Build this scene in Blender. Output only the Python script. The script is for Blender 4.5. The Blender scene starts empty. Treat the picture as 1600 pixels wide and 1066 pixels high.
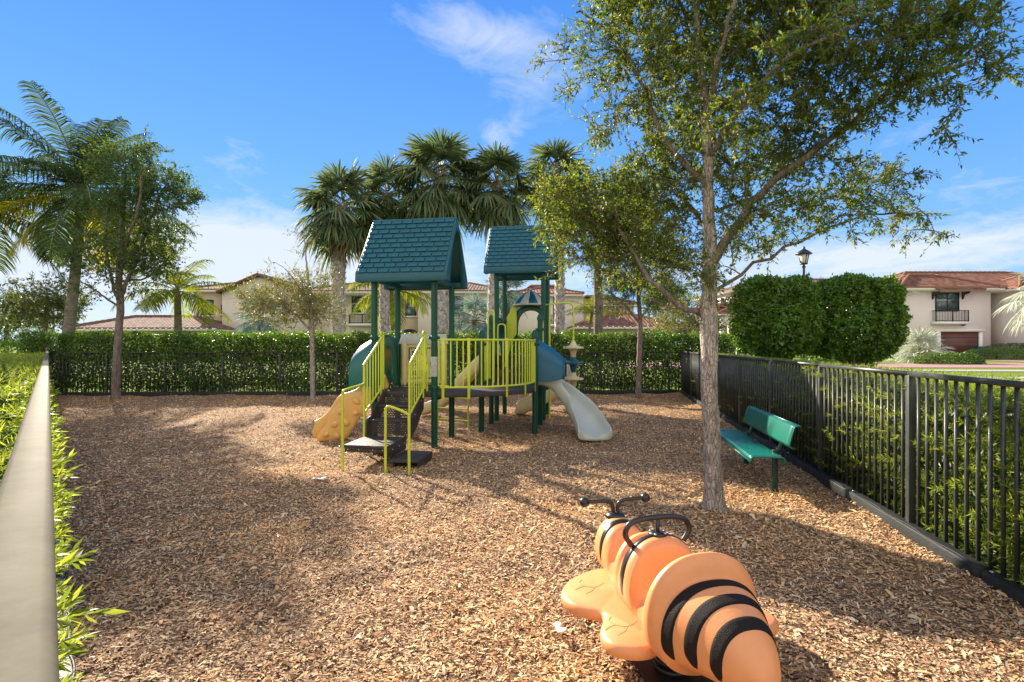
import bpy, math, random
import numpy as np
from mathutils import Vector, Matrix
R = math.radians
sc = bpy.context.scene
COL = sc.collection
# ------------------------------------------------------------------ camera, sun, sky, exposure
cam_d = bpy.data.cameras.new("camera"); cam = bpy.data.objects.new("camera", cam_d); COL.objects.link(cam)
cam.location = (0, 0, 1.70); cam.rotation_euler = (R(90), 0, 0)
cam_d.lens = 18.0; cam_d.sensor_width = 36.0; cam_d.shift_y = 0.0031
cam_d.clip_start = 0.03; cam_d.clip_end = 2000
sc.camera = cam
SUN_AZ, SUN_EL = R(38), R(26.5)          # azimuth measured to the left of +Y
S = Vector((-math.sin(SUN_AZ)*math.cos(SUN_EL), math.cos(SUN_AZ)*math.cos(SUN_EL), math.sin(SUN_EL)))
sun_d = bpy.data.lights.new("sun", 'SUN'); sun_d.energy = 5.0; sun_d.angle = R(0.55); sun_d.color = (1.0, .88, .71)
sun = bpy.data.objects.new("sun", sun_d); COL.objects.link(sun); sun.location = (-20, 30, 30)
sun.rotation_euler = (-S).to_track_quat('-Z', 'Y').to_euler()
sc.view_settings.view_transform = 'Standard'; sc.view_settings.look = 'None'
sc.view_settings.exposure = 1.48; sc.view_settings.gamma = 1.0; sc.view_settings.use_curve_mapping = False
sc.render.engine = 'CYCLES'
sc.cycles.use_denoising = True
sc.cycles.max_bounces = 8; sc.cycles.transparent_max_bounces = 12

def NT(tree):
    class B: pass
    b = B(); b.t = tree
    def n(kind, **kw):
        x = tree.nodes.new(kind)
        for k, v in kw.items():
            if k in ('inp',):
                for i, val in v.items():
                    if hasattr(val, 'is_output'): tree.links.new(val, x.inputs[i])
                    else: x.inputs[i].default_value = val
            else: setattr(x, k, v)
        return x
    b.n = n
    def m(op, a, c=None, d=None, clamp=False):
        x = tree.nodes.new('ShaderNodeMath'); x.operation = op; x.use_clamp = clamp
        for i, val in enumerate((a, c, d)):
            if val is None: continue
            if hasattr(val, 'is_output'): tree.links.new(val, x.inputs[i])
            else: x.inputs[i].default_value = val
        return x.outputs[0]
    b.m = m
    def mix(f, a, c, mode='MIX'):
        x = tree.nodes.new('ShaderNodeMix'); x.data_type = 'RGBA'; x.blend_type = mode
        for i, val in ((0, f), (6, a), (7, c)):
            if hasattr(val, 'is_output'): tree.links.new(val, x.inputs[i])
            else: x.inputs[i].default_value = val if i == 0 else tuple(val) + ((1,) if len(val) == 3 else ())
        return x.outputs[2]
    b.mix = mix
    def ramp(f, stops, interp='LINEAR'):
        x = tree.nodes.new('ShaderNodeValToRGB'); x.color_ramp.interpolation = interp
        e = x.color_ramp.elements
        while len(e) < len(stops): e.new(0.5)
        for el, (p, c) in zip(e, stops):
            el.position = p; el.color = tuple(c) + ((1,) if len(c) == 3 else ())
        tree.links.new(f, x.inputs[0]); return x.outputs[0]
    b.ramp = ramp
    b.l = tree.links.new
    return b

world = bpy.data.worlds.new("World"); sc.world = world; world.use_nodes = True
wt = world.node_tree; wt.nodes.clear(); W = NT(wt)
sky = W.n('ShaderNodeTexSky', sky_type='NISHITA', sun_disc=False, sun_elevation=SUN_EL, sun_rotation=-SUN_AZ,
          air_density=1.0, dust_density=0.0, ozone_density=3.2, altitude=0)
tc = W.n('ShaderNodeTexCoord')
sep = W.n('ShaderNodeSeparateXYZ', inp={0: tc.outputs['Generated']})
vx, vy, vz = sep.outputs[0], sep.outputs[1], sep.outputs[2]
# the clear sky of the day: deep blue above, pale towards the horizon
hz = W.ramp(vz, [(0.0, (.40, .62, .90)), (.12, (.22, .48, .92)), (.30, (.125, .375, .88)), (.55, (.062, .26, .78)), (1.0, (.03, .15, .54))])
deep = W.n('ShaderNodeVectorMath', operation='SCALE', inp={0: hz, 3: 2.75}).outputs[0]
base = W.mix(0.93, sky.outputs[0], deep)
# added fill light: unseen white brightness in the sky behind the camera
fill_veil = W.m('MULTIPLY', W.m('SUBTRACT', W.m('MULTIPLY', vy, -1.0), -.25), 1.4, clamp=True)
# clouds: noise on a cloud-layer plane, gathered where the day had them
def cloud_coord():
    den = W.m('ADD', W.m('MAXIMUM', vz, 0.0), 0.16)
    cx = W.m('DIVIDE', vx, den); cy = W.m('DIVIDE', vy, den)
    return W.n('ShaderNodeCombineXYZ', inp={0: cx, 1: cy, 2: 0.0}).outputs[0]
cc = cloud_coord()
n1 = W.n('ShaderNodeTexNoise', inp={'Vector': cc, 'Scale': 1.7, 'Detail': 9.0, 'Roughness': .60, 'Distortion': .5}).outputs[0]
n2 = W.n('ShaderNodeTexNoise', inp={'Vector': cc, 'Scale': 5.0, 'Detail': 8.0, 'Roughness': .68, 'Distortion': .9}).outputs[0]
def gauss(px, py, sx, sy):
    d = Vector(((px-800)/800, 1, (538-py)/800)).normalized()
    az = math.atan2(d.x, d.y); el = d.z
    a = W.m('ARCTAN2', vx, vy)
    dx = W.m('DIVIDE', W.m('SUBTRACT', a, az), sx/800); dy = W.m('DIVIDE', W.m('SUBTRACT', vz, el), sy/800)
    q = W.m('ADD', W.m('MULTIPLY', dx, dx), W.m('MULTIPLY', dy, dy))
    return W.m('EXPONENT', W.m('MULTIPLY', q, -1.0))
tot = None
for g, wgt in ((gauss(760, 55, 130, 45), .30), (gauss(880, 130, 110, 50), .20), (gauss(400, 245, 75, 28), .15), (gauss(770, 210, 45, 30), .26),
          (gauss(360, 395, 200, 62), .40), (gauss(640, 420, 330, 60), .36), (gauss(1450, 300, 150, 30), .22), (gauss(1560, 375, 220, 34), .22),
          (gauss(1250, 420, 260, 40), .28), (gauss(1500, 60, 200, 40), .12), (gauss(60, 420, 200, 70), .30), (gauss(1560, 180, 160, 18), .19), (gauss(620, 100, 90, 14), .10)):
    g = W.m('MULTIPLY', g, wgt); tot = g if tot is None else W.m('ADD', tot, g)
low = W.m('MULTIPLY', W.m('SUBTRACT', 1.0, W.m('MULTIPLY', vz, 5.5), clamp=True), .20)
dens = W.m('ADD', W.m('ADD', W.m('MULTIPLY', n1, .55), W.m('MULTIPLY', n2, .45)), W.m('ADD', tot, low))
cmask = W.m('MULTIPLY', W.m('SUBTRACT', dens, .66), 3.0, clamp=True)
cmask = W.m('MULTIPLY', cmask, W.m('MULTIPLY', W.m('ADD', vz, .02), 40, clamp=True))
skyc = W.mix(W.m('MULTIPLY', cmask, .88), base, (2.1, 2.25, 2.45))
skyc = W.mix(W.m('MULTIPLY', fill_veil, W.m('ADD', .55, W.m('MULTIPLY', n1, .6)), clamp=True), skyc, (4.0, 3.8, 3.5))
bg = W.n('ShaderNodeBackground', inp={0: skyc, 1: 0.15})
wo = W.n('ShaderNodeOutputWorld'); W.l(bg.outputs[0], wo.inputs[0])

# ------------------------------------------------------------------ mesh helpers
ORG = {}
def arr(x): return np.asarray(x, dtype=np.float64)
class MB:
    def __init__(s): s.V = []; s.F = []; s.n = 0; s.U = []; s.hasuv = False
    def add(s, V, Fs, uv=None):
        V = arr(V).reshape(-1, 3)
        for F in Fs:
            F = np.asarray(F, dtype=np.int64)
            if F.size: s.F.append(F.reshape(-1, F.shape[-1]) + s.n)
        s.V.append(V); s.n += len(V)
        s.U.append(arr(uv) if uv is not None else np.zeros((len(V), 2)))
        if uv is not None: s.hasuv = True
        return s
    def box(s, c, size, ax=None, ay=None, az=None):
        c = arr(c); hx, hy, hz_ = arr(size)/2
        ax = arr(ax if ax is not None else (1,0,0)); ay = arr(ay if ay is not None else (0,1,0)); az = arr(az if az is not None else (0,0,1))
        V = [c + ax*hx*i + ay*hy*j + az*hz_*k for k in (-1,1) for j in (-1,1) for i in (-1,1)]
        return s.add(V, [[(0,2,3,1),(4,5,7,6),(0,1,5,4),(2,6,7,3),(0,4,6,2),(1,3,7,5)]])
    def prism(s, poly, z0, z1, o=None, ax=None, ay=None, az=None):
        """poly: 2D outline in (ax, ay), extruded from z0 to z1 along az"""
        o = arr(o if o is not None else (0,0,0)); ax = arr(ax if ax is not None else (1,0,0)); ay = arr(ay if ay is not None else (0,1,0)); az = arr(az if az is not None else (0,0,1))
        n = len(poly)
        V = [o + ax*p[0] + ay*p[1] + az*z0 for p in poly] + [o + ax*p[0] + ay*p[1] + az*z1 for p in poly]
        F = [[(i, (i+1) % n, (i+1) % n + n, i + n) for i in range(n)], [tuple(range(n-1, -1, -1))], [tuple(range(n, 2*n))]]
        return s.add(V, F)
    def ring(s, outer, inner, z0, z1, o, ax, ay, az, closed=False):
        """strip between two same-length outlines, extruded (arches, frames)"""
        o, ax, ay, az = map(arr, (o, ax, ay, az)); n = len(outer)
        V = []
        for z in (z0, z1):
            for L in (outer, inner): V += [o + ax*p[0] + ay*p[1] + az*z for p in L]
        F = []
        for i in range(n if closed else n-1):
            j = (i+1) % n
            F += [(i, j, n+j, n+i), (2*n+i, 3*n+i, 3*n+j, 2*n+j), (i, 2*n+i, 2*n+j, j), (n+i, n+j, 3*n+j, 3*n+i)]
        if not closed:
            F += [(0, n, 3*n, 2*n), (n-1, 3*n-1, 4*n-1, 2*n-1)]
        return s.add(V, [F])
    def tube(s, pts, r, n=8, cap=True, closed=False):
        P = arr(pts); m = len(P); r = np.broadcast_to(arr(r), (m,)).copy()
        if closed: T = np.roll(P, -1, 0) - np.roll(P, 1, 0)
        else: T = np.gradient(P, axis=0)
        T /= np.maximum(np.linalg.norm(T, axis=1, keepdims=True), 1e-9)
        ref = arr((0,0,1)) if abs(T[0][2]) < .9 else arr((1,0,0))
        N = np.zeros_like(P); a = np.cross(T[0], ref); N[0] = a/np.linalg.norm(a)
        for i in range(1, m):
            a = N[i-1] - T[i]*np.dot(N[i-1], T[i]); l = np.linalg.norm(a)
            N[i] = a/l if l > 1e-6 else N[i-1]
        Bn = np.cross(T, N); th = np.arange(n)*2*np.pi/n
        V = P[:,None,:] + r[:,None,None]*(np.cos(th)[None,:,None]*N[:,None,:] + np.sin(th)[None,:,None]*Bn[:,None,:])
        F = []
        mm = m if closed else m-1
        i, j = np.meshgrid(np.arange(mm), np.arange(n), indexing='ij')
        i2 = (i+1) % m; j2 = (j+1) % n
        F.append(np.stack([i*n+j, i*n+j2, i2*n+j2, i2*n+j], -1).reshape(-1,4))
        if cap and not closed:
            F.append([tuple(range(n-1,-1,-1))]); F.append([tuple((m-1)*n + k for k in range(n))])
        return s.add(V.reshape(-1,3), F)
    def lathe(s, prof, c, n=20, ax=None, ay=None, az=None):
        c = arr(c); ax = arr(ax if ax is not None else (1,0,0)); ay = arr(ay if ay is not None else (0,1,0)); az = arr(az if az is not None else (0,0,1))
        m = len(prof); V = []
        for r_, z in prof:
            for k in range(n):
                t = 2*math.pi*k/n; V.append(c + ax*(r_*math.cos(t)) + ay*(r_*math.sin(t)) + az*z)
        F = [[(i*n+j, i*n+(j+1) % n, (i+1)*n+(j+1) % n, (i+1)*n+j) for i in range(m-1) for j in range(n)]]
        F += [[tuple(range(n-1,-1,-1))], [tuple((m-1)*n+k for k in range(n))]]
        return s.add(V, F)
    def ball(s, c, r, n=14, m=9):
        r = arr(r)*np.ones(3)
        return s.lathe([(max(math.sin(math.pi*i/m), .01), -math.cos(math.pi*i/m)) for i in range(m+1)], c, n, (r[0],0,0), (0,r[1],0), (0,0,r[2]))
    def loft(s, rings, cap=True):
        rings = arr(rings); m, n = rings.shape[:2]
        i, j = np.meshgrid(np.arange(m-1), np.arange(n), indexing='ij'); j2 = (j+1) % n
        F = [np.stack([i*n+j, i*n+j2, (i+1)*n+j2, (i+1)*n+j], -1).reshape(-1,4)]
        if cap: F += [[tuple(range(n-1,-1,-1))], [tuple((m-1)*n+k for k in range(n))]]
        return s.add(rings.reshape(-1,3), F)
    def cones(s, A, B_, r0, r1, n=3):
        A = arr(A); B_ = arr(B_); T = B_-A; T /= np.maximum(np.linalg.norm(T,axis=1,keepdims=True),1e-9)
        ref = np.where(np.abs(T[:,2:3]) < .9, arr([[0,0,1.]]), arr([[1.,0,0]])); N = np.cross(T, ref); N /= np.linalg.norm(N,axis=1,keepdims=True); Bn = np.cross(T,N)
        r0 = np.broadcast_to(arr(r0),(len(A),)); r1 = np.broadcast_to(arr(r1),(len(A),)); V = []
        for base_, rr in ((A,r0),(B_,r1)):
            for k in range(n):
                t = 2*math.pi*k/n; V.append(base_ + rr[:,None]*(math.cos(t)*N+math.sin(t)*Bn))
        V = np.stack(V,1); F = []
        o = np.arange(len(A))*(2*n)
        for k in range(n): F.append(np.stack([o+k, o+(k+1)%n, o+n+(k+1)%n, o+n+k],-1))
        return s.add(V.reshape(-1,3), [np.concatenate(F)])
    def leaves(s, P, D, N, L, Wd, fold=.18, droop=0.0):
        P, D, N = arr(P), arr(D), arr(N); k = len(P)
        D = D/np.maximum(np.linalg.norm(D,axis=1,keepdims=True),1e-9)
        Sd = np.cross(D, N); Sd /= np.maximum(np.linalg.norm(Sd,axis=1,keepdims=True),1e-6); Nn = np.cross(Sd, D)
        L = np.broadcast_to(arr(L),(k,))[:,None]; Wd = np.broadcast_to(arr(Wd),(k,))[:,None]
        mid = P + D*L*.45; tip = P + D*L + arr([0,0,-1.])*L*droop
        V = np.stack([P, mid+Sd*Wd*.5+Nn*fold*Wd, tip, mid-Sd*Wd*.5+Nn*fold*Wd],1)
        o = np.arange(k)*4
        return s.add(V.reshape(-1,3), [np.concatenate([np.stack([o,o+1,o+2],-1), np.stack([o,o+2,o+3],-1)])])
    def blades(s, P, D, N, L, Wd, droop=.3, w0=.35):
        P, D, N = arr(P), arr(D), arr(N); k = len(P)
        D = D/np.maximum(np.linalg.norm(D,axis=1,keepdims=True),1e-9)
        Sd = np.cross(D, N); Sd /= np.maximum(np.linalg.norm(Sd,axis=1,keepdims=True),1e-6)
        L = np.broadcast_to(arr(L),(k,))[:,None]; Wd = np.broadcast_to(arr(Wd),(k,))[:,None]; dr = np.broadcast_to(arr(droop),(k,))[:,None]
        g = arr([0,0,-1.])
        mid = P + D*L*.5 + g*L*dr*.2; m2 = P + D*L*.8 + g*L*dr*.6; tip = P + D*L*.95 + g*L*dr
        V = np.stack([P+Sd*Wd*.5*w0, P-Sd*Wd*.5*w0, mid+Sd*Wd*.5, mid-Sd*Wd*.5, m2+Sd*Wd*.32, m2-Sd*Wd*.32, tip],1); o = np.arange(k)*7
        return s.add(V.reshape(-1,3), [np.concatenate([np.stack([o,o+1,o+3,o+2],-1), np.stack([o+2,o+3,o+5,o+4],-1)]), np.stack([o+4,o+5,o+6],-1)])
    def build(s, name, mat, parent=None, smooth=False, bevel=0, sub=0, origin=None, angle=None):
        V = np.concatenate(s.V); me = bpy.data.meshes.new(name)
        if origin is None: origin = ORG[parent.name] if parent is not None else (0,0,0)
        V = V - arr(origin)
        me.vertices.add(len(V)); me.vertices.foreach_set('co', V.astype(np.float32).ravel())
        li = np.concatenate([F.ravel() for F in s.F]); st = []; off = 0
        for F in s.F:
            k = F.shape[1]; st.append(off + np.arange(len(F))*k); off += F.size
        me.loops.add(len(li)); me.loops.foreach_set('vertex_index', li.astype(np.int32))
        st = np.concatenate(st); me.polygons.add(len(st)); me.polygons.foreach_set('loop_start', st.astype(np.int32))
        me.update(calc_edges=True); me.validate()
        if s.hasuv:
            U = np.concatenate(s.U); uvl = me.uv_layers.new(name='UVMap')
            idx = np.zeros(len(me.loops), dtype=np.int32); me.loops.foreach_get('vertex_index', idx)
            uvl.data.foreach_set('uv', U[idx].astype(np.float32).ravel())
        if smooth: me.polygons.foreach_set('use_smooth', np.ones(len(me.polygons), dtype=bool))
        o = bpy.data.objects.new(name, me); COL.objects.link(o)
        if isinstance(mat, (list, tuple)):
            for m_ in mat: me.materials.append(m_)
        else: me.materials.append(mat)
        ORG[o.name] = tuple(origin)
        if parent is not None: o.parent = parent
        else: o.location = origin
        if bevel:
            b = o.modifiers.new('bevel', 'BEVEL'); b.width = bevel; b.segments = 2; b.limit_method = 'ANGLE'; b.angle_limit = R(40)
        if sub:
            b = o.modifiers.new('sub', 'SUBSURF'); b.levels = sub; b.render_levels = sub
        if angle is not None:
            for p in me.polygons: pass
            try: me.set_sharp_from_angle(angle=R(angle))
            except Exception: pass
        return o

def tag(o, label=None, cat=None, group=None, kind=None):
    if label: o['label'] = label
    if cat: o['category'] = cat
    if group: o['group'] = group
    if kind: o['kind'] = kind
    return o
def thing(name, loc, label, cat, group=None):
    o = bpy.data.objects.new(name, None); COL.objects.link(o); o.location = loc; o.empty_display_size = .2
    ORG[o.name] = tuple(loc); return tag(o, label, cat, group)
def copy_tree(o, parent=None):
    c = o.copy(); COL.objects.link(c)
    if parent is not None: c.parent = parent
    ORG[c.name] = ORG[o.name]
    for ch in [k for k in bpy.data.objects if k.parent == o and k is not c]:
        if ch.name in ORG: copy_tree(ch, c)
    return c

# ------------------------------------------------------------------ materials
MATS = {}
def newmat(name):
    m = bpy.data.materials.new(name); m.use_nodes = True; m.node_tree.nodes.clear(); b = NT(m.node_tree)
    b.out = b.n('ShaderNodeOutputMaterial'); MATS[name] = m; return m, b
def plain(name, c, rough=.5, metal=0, bump=0, bscale=40, var=.10, spec=.5, vscale=3.0, coat=0, dirt=None, sub=0):
    m, b = newmat(name); tcn = b.n('ShaderNodeTexCoord').outputs['Object']
    n = b.n('ShaderNodeTexNoise', inp={'Vector': tcn, 'Scale': vscale, 'Detail': 6.0, 'Roughness': .6}).outputs[0]
    k1 = tuple(x*(1-var) for x in c); k2 = tuple(min(1, x*(1+var)) for x in c)
    col = b.ramp(n, [(.3, k1), (.7, k2)])
    if dirt:
        n3 = b.n('ShaderNodeTexNoise', inp={'Vector': tcn, 'Scale': 9.0, 'Detail': 9.0, 'Roughness': .7}).outputs[0]
        col = b.mix(b.m('MULTIPLY', b.m('SUBTRACT', n3, .52), 3.0, clamp=True), col, dirt)
    p = b.n('ShaderNodeBsdfPrincipled', inp={'Base Color': col, 'Roughness': rough, 'Metallic': metal, 'Specular IOR Level': spec, 'Coat Weight': coat})
    if sub:
        p.inputs['Subsurface Weight'].default_value = sub; p.inputs['Subsurface Radius'].default_value = (.05,.03,.01); p.inputs['Subsurface Scale'].default_value = .5
    if bump:
        nb = b.n('ShaderNodeTexNoise', inp={'Vector': tcn, 'Scale': bscale, 'Detail': 5.0}).outputs[0]
        bp = b.n('ShaderNodeBump', inp={'Height': nb, 'Strength': bump, 'Distance': .02}); b.l(bp.outputs[0], p.inputs['Normal'])
    b.l(p.outputs[0], b.out.inputs[0]); return m
def leafmat(name, stops, trans=.45, tcol=None, rough=.42, spec=.4):
    m, b = newmat(name); g = b.n('ShaderNodeNewGeometry').outputs['Random Per Island']
    k = len(stops); col = b.ramp(g, [(i/max(1, k-1), c) for i, c in enumerate(stops)])
    tcn = b.n('ShaderNodeTexCoord').outputs['Object']
    n = b.n('ShaderNodeTexNoise', inp={'Vector': tcn, 'Scale': .9, 'Detail': 3.0}).outputs[0]
    hs = b.n('ShaderNodeHueSaturation', inp={'Color': col, 'Value': b.m('ADD', b.m('MULTIPLY', n, 1.0), .5), 'Hue': b.m('ADD', b.m('MULTIPLY', n, .04), .48)}).outputs[0]
    p = b.n('ShaderNodeBsdfPrincipled', inp={'Base Color': hs, 'Roughness': rough, 'Specular IOR Level': spec})
    tcx = b.mix(1.0, hs, tcol or (2.2, 2.0, .8), 'MULTIPLY')
    t = b.n('ShaderNodeBsdfTranslucent', inp={0: tcx})
    mx = b.n('ShaderNodeMixShader', inp={0: trans, 1: p.outputs[0], 2: t.outputs[0]})
    b.l(mx.outputs[0], b.out.inputs[0]); return m

M = {}
M['post'] = plain('green_powder_coat', (.004, .065, .038), .36, var=.12, vscale=2, spec=.35)
M['teal'] = plain('teal_plastic', (.004, .085, .115), .42, var=.12, bump=.06, bscale=60)
M['bluep'] = plain('blue_plastic', (.005, .095, .16), .40, var=.10, bump=.05, bscale=60)
M['greenp'] = plain('green_plastic', (.006, .11, .085), .36, var=.12)
M['lime'] = plain('lime_powder_coat', (.56, .62, .035), .40, var=.06)
M['deck'] = plain('brown_vinyl_deck', (.042, .033, .032), .55, var=.25, bump=.35, bscale=220, dirt=(.10,.085,.07))
M['tan'] = plain('tan_plastic', (.74, .43, .13), .42, var=.08, bump=.1, bscale=25, sub=.15)
M['beige'] = plain('beige_plastic', (.64, .53, .29), .42, var=.05, bump=.05, bscale=40)
M['cream'] = plain('cream_plastic', (.50, .52, .45), .28, var=.06, bump=.03, bscale=40)
M['pgrey'] = plain('pale_grey_plastic', (.50, .50, .47), .5, var=.06)
M['black'] = plain('black_plastic', (.014, .013, .012), .38, var=.3, bump=.1, bscale=150)
M['rubber'] = plain('black_rubber', (.016, .015, .014), .30, var=.3)
M['orange'] = plain('orange_plastic', (.74, .295, .110), .44, var=.07, bump=.04, bscale=90, vscale=5, dirt=(.62,.27,.11), sub=.12)
M['stripe'] = plain('black_stripe_plastic', (.012, .008, .006), .6, spec=.2, var=.3, bump=.4, bscale=300)
M['fence'] = plain('black_green_powder_coat', (.035, .040, .036), .42, var=.3, vscale=6, coat=.15, dirt=(.05,.05,.045))
M['rail'] = plain('sun_glare_pale_rail_coat', (.150, .136, .100), .7, var=.14, vscale=14, bump=.03, bscale=55, dirt=(.10,.088,.062), spec=.02)  # sun glare on the dark rail put into a pale base colour
M['timber'] = plain('black_edging_plastic', (.024, .026, .026), .55, var=.25, bump=.25, bscale=60, dirt=(.06,.052,.045), spec=.2)
M['bench'] = plain('green_thermoplastic', (.004, .16, .115), .32, var=.08, coat=.2)
M['benchleg'] = plain('dark_green_steel', (.004, .045, .028), .35, var=.1)
M['white'] = plain('white_paper', (.75, .74, .72), .7, var=.05)
M['steel'] = plain('galvanised_steel', (.45, .46, .47), .4, metal=.8, var=.1)
M['sticker'] = plain('faded_silver_sticker', (.40, .44, .42), .35, var=.35, vscale=45)
M['stucco'] = plain('cream_stucco', (.62, .55, .44), .9, bump=.3, bscale=30, var=.06, vscale=.6)
M['stucco_tan'] = plain('tan_stucco', (.46, .36, .25), .9, bump=.3, bscale=30, var=.06, vscale=.6)
M['stucco_pink'] = plain('pale_rose_stucco', (.66, .58, .54), .9, bump=.3, bscale=30, var=.05, vscale=.6)
M['trim'] = plain('white_trim', (.72, .69, .63), .7, var=.04)
M['frame'] = plain('bronze_frame', (.02, .018, .016), .4, var=.2)
M['garage'] = plain('brown_garage_door', (.11, .035, .022), .55, var=.2, vscale=1.5)
M['iron'] = plain('black_iron', (.012, .012, .014), .4, var=.2)
M['blackbush'] = plain('dark_stem', (.05, .038, .028), .9, bump=.5, bscale=40, var=.3)
M['concrete'] = plain('pale_concrete', (.36, .33, .29), .95, spec=.05, bump=.2, bscale=60, var=.1, vscale=1)
M['asphalt'] = plain('asphalt', (.06, .06, .06), .9, bump=.3, bscale=120, var=.2, vscale=1.5)
M['caramel'] = plain('gold_paint', (.5, .28, .05), .5)
M['carblue'] = plain('silver_blue_car_paint', (.30, .36, .42), .25, metal=.5, coat=.8, var=.03)
M['carwhite'] = plain('white_car_paint', (.70, .71, .72), .25, coat=.8, var=.03)
M['tyre'] = plain('tyre_rubber', (.015, .015, .015), .8)

def glassmat(name, c=(.03,.05,.06)):
    m, b = newmat(name); tcn = b.n('ShaderNodeTexCoord').outputs['Object']
    n = b.n('ShaderNodeTexNoise', inp={'Vector': tcn, 'Scale': 1.6, 'Detail': 6.0, 'Roughness': .7}).outputs[0]
    col = b.ramp(n, [(.35, tuple(x*.5 for x in c)), (.55, c), (.75, tuple(min(1,x*4) for x in c))])
    p = b.n('ShaderNodeBsdfPrincipled', inp={'Base Color': col, 'Roughness': .06, 'Specular IOR Level': 1.0})
    b.l(p.outputs[0], b.out.inputs[0]); return m
M['glass'] = glassmat('window_glass', (.09,.135,.15))  # bluish reflection in the panes put into the base colour
M['lampglass'] = plain('frosted_lamp_glass', (.75, .72, .62), .2, var=.05)

def barkmat(name, c1, c2, scale=14, stretch=.25, bump=.9, dark=(.10,.055,.03)):
    m, b = newmat(name); tcn = b.n('ShaderNodeTexCoord').outputs['Object']
    mp = b.n('ShaderNodeMapping', inp={0: tcn, 3: (1, 1, stretch)}).outputs[0]
    v = b.n('ShaderNodeTexVoronoi', feature='DISTANCE_TO_EDGE', inp={'Vector': mp, 'Scale': scale*1.6}).outputs[0]
    n = b.n('ShaderNodeTexNoise', inp={'Vector': mp, 'Scale': scale, 'Detail': 9.0, 'Roughness': .75, 'Distortion': .6}).outputs[0]
    n2 = b.n('ShaderNodeTexNoise', inp={'Vector': tcn, 'Scale': 3.0, 'Detail': 5.0}).outputs[0]
    col = b.ramp(n, [(.36, c1), (.58, c2)])
    col = b.mix(b.m('MULTIPLY', b.m('SUBTRACT', n2, .60), 5, clamp=True), col, dark)
    h = b.m('ADD', b.m('MULTIPLY', n, .8), b.m('MULTIPLY', b.m('MINIMUM', b.m('MULTIPLY', v, 6), 1.0), .5))
    bp = b.n('ShaderNodeBump', inp={'Height': h, 'Strength': bump, 'Distance': .03})
    p = b.n('ShaderNodeBsdfPrincipled', inp={'Base Color': col, 'Roughness': .9, 'Normal': bp.outputs[0]})
    b.l(p.outputs[0], b.out.inputs[0]); return m
M['bark'] = barkmat('grey_oak_bark', (.17, .135, .11), (.56, .48, .40), 22, .35, 1.0)
M['barkdark'] = barkmat('brown_oak_bark', (.10, .075, .055), (.26, .20, .155))
M['palmbark'] = barkmat('sabal_palm_bark', (.17, .135, .115), (.58, .52, .47), 7, .8, dark=(.20,.14,.10))
M['cocobark'] = barkmat('coconut_palm_bark', (.12, .095, .07), (.27, .22, .17), 5, 3.0)

def tilemat(name, cols):
    m, b = newmat(name); uv = b.n('ShaderNodeUVMap').outputs[0]
    sp = b.n('ShaderNodeSeparateXYZ', inp={0: uv}); u, v = sp.outputs[0], sp.outputs[1]
    su = b.m('ABSOLUTE', b.m('SINE', b.m('MULTIPLY', u, math.pi/.30)))
    sv = b.m('FRACT', b.m('DIVIDE', v, .40))
    cell = b.n('ShaderNodeCombineXYZ', inp={0: b.m('FLOOR', b.m('DIVIDE', u, .30)), 1: b.m('FLOOR', b.m('DIVIDE', v, .40)), 2: 0.0}).outputs[0]
    wn = b.n('ShaderNodeTexWhiteNoise', inp={'Vector': cell}).outputs['Value']
    col = b.ramp(wn, [(i/(len(cols)-1), c) for i, c in enumerate(cols)])
    h = b.m('SUBTRACT', su, b.m('MULTIPLY', sv, .5))
    bp = b.n('ShaderNodeBump', inp={'Height': h, 'Strength': 1.0, 'Distance': .08})
    p = b.n('ShaderNodeBsdfPrincipled', inp={'Base Color': col, 'Roughness': .9, 'Specular IOR Level': .1, 'Normal': bp.outputs[0]})
    b.l(p.outputs[0], b.out.inputs[0]); return m
M['tile'] = tilemat('terracotta_tiles', [(.13,.052,.036), (.19,.080,.052), (.25,.135,.09), (.155,.062,.042)])
M['tilebrown'] = tilemat('brown_roof_tiles', [(.11,.065,.05), (.17,.10,.075), (.22,.14,.105), (.13,.075,.055)])

def mulchmat(name, chip):
    m, b = newmat(name); tcn = b.n('ShaderNodeTexCoord').outputs['Object']
    big = b.n('ShaderNodeTexNoise', inp={'Vector': tcn, 'Scale': .55, 'Detail': 5.0, 'Roughness': .6}).outputs[0]
    if chip:
        g = b.n('ShaderNodeNewGeometry').outputs['Random Per Island']
        col = b.ramp(g, [(0, (.12,.06,.03)), (.14, (.35,.18,.08)), (.36, (.60,.32,.14)), (.62, (.72,.455,.22)), (.86, (.84,.60,.34)), (1, (.52,.42,.29))])
        h = None
    else:
        v = b.n('ShaderNodeTexVoronoi', inp={'Vector': b.n('ShaderNodeMapping', inp={0: tcn, 3: (1, 1.7, 1)}).outputs[0], 'Scale': 38.0, 'Randomness': 1.0})
        g = b.n('ShaderNodeSeparateColor', inp={0: v.outputs['Color']}).outputs[0]
        col = b.ramp(g, [(0, (.10,.055,.03)), (.3, (.24,.135,.07)), (.7, (.42,.26,.14)), (1, (.55,.38,.22))]); h = v.outputs['Distance']  # darker than the chips: shade in the gaps put into the colour
    hs = b.n('ShaderNodeHueSaturation', inp={'Color': col, 'Value': b.m('ADD', b.m('MULTIPLY', big, 1.1), .42), 'Saturation': b.m('ADD', b.m('MULTIPLY', big, .5), .72)}).outputs[0]
    p = b.n('ShaderNodeBsdfPrincipled', inp={'Base Color': hs, 'Roughness': .85, 'Specular IOR Level': .12})
    if h is not None:
        bp = b.n('ShaderNodeBump', inp={'Height': h, 'Strength': .9, 'Distance': .03}); b.l(bp.outputs[0], p.inputs['Normal'])
    b.l(p.outputs[0], b.out.inputs[0]); return m
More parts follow.
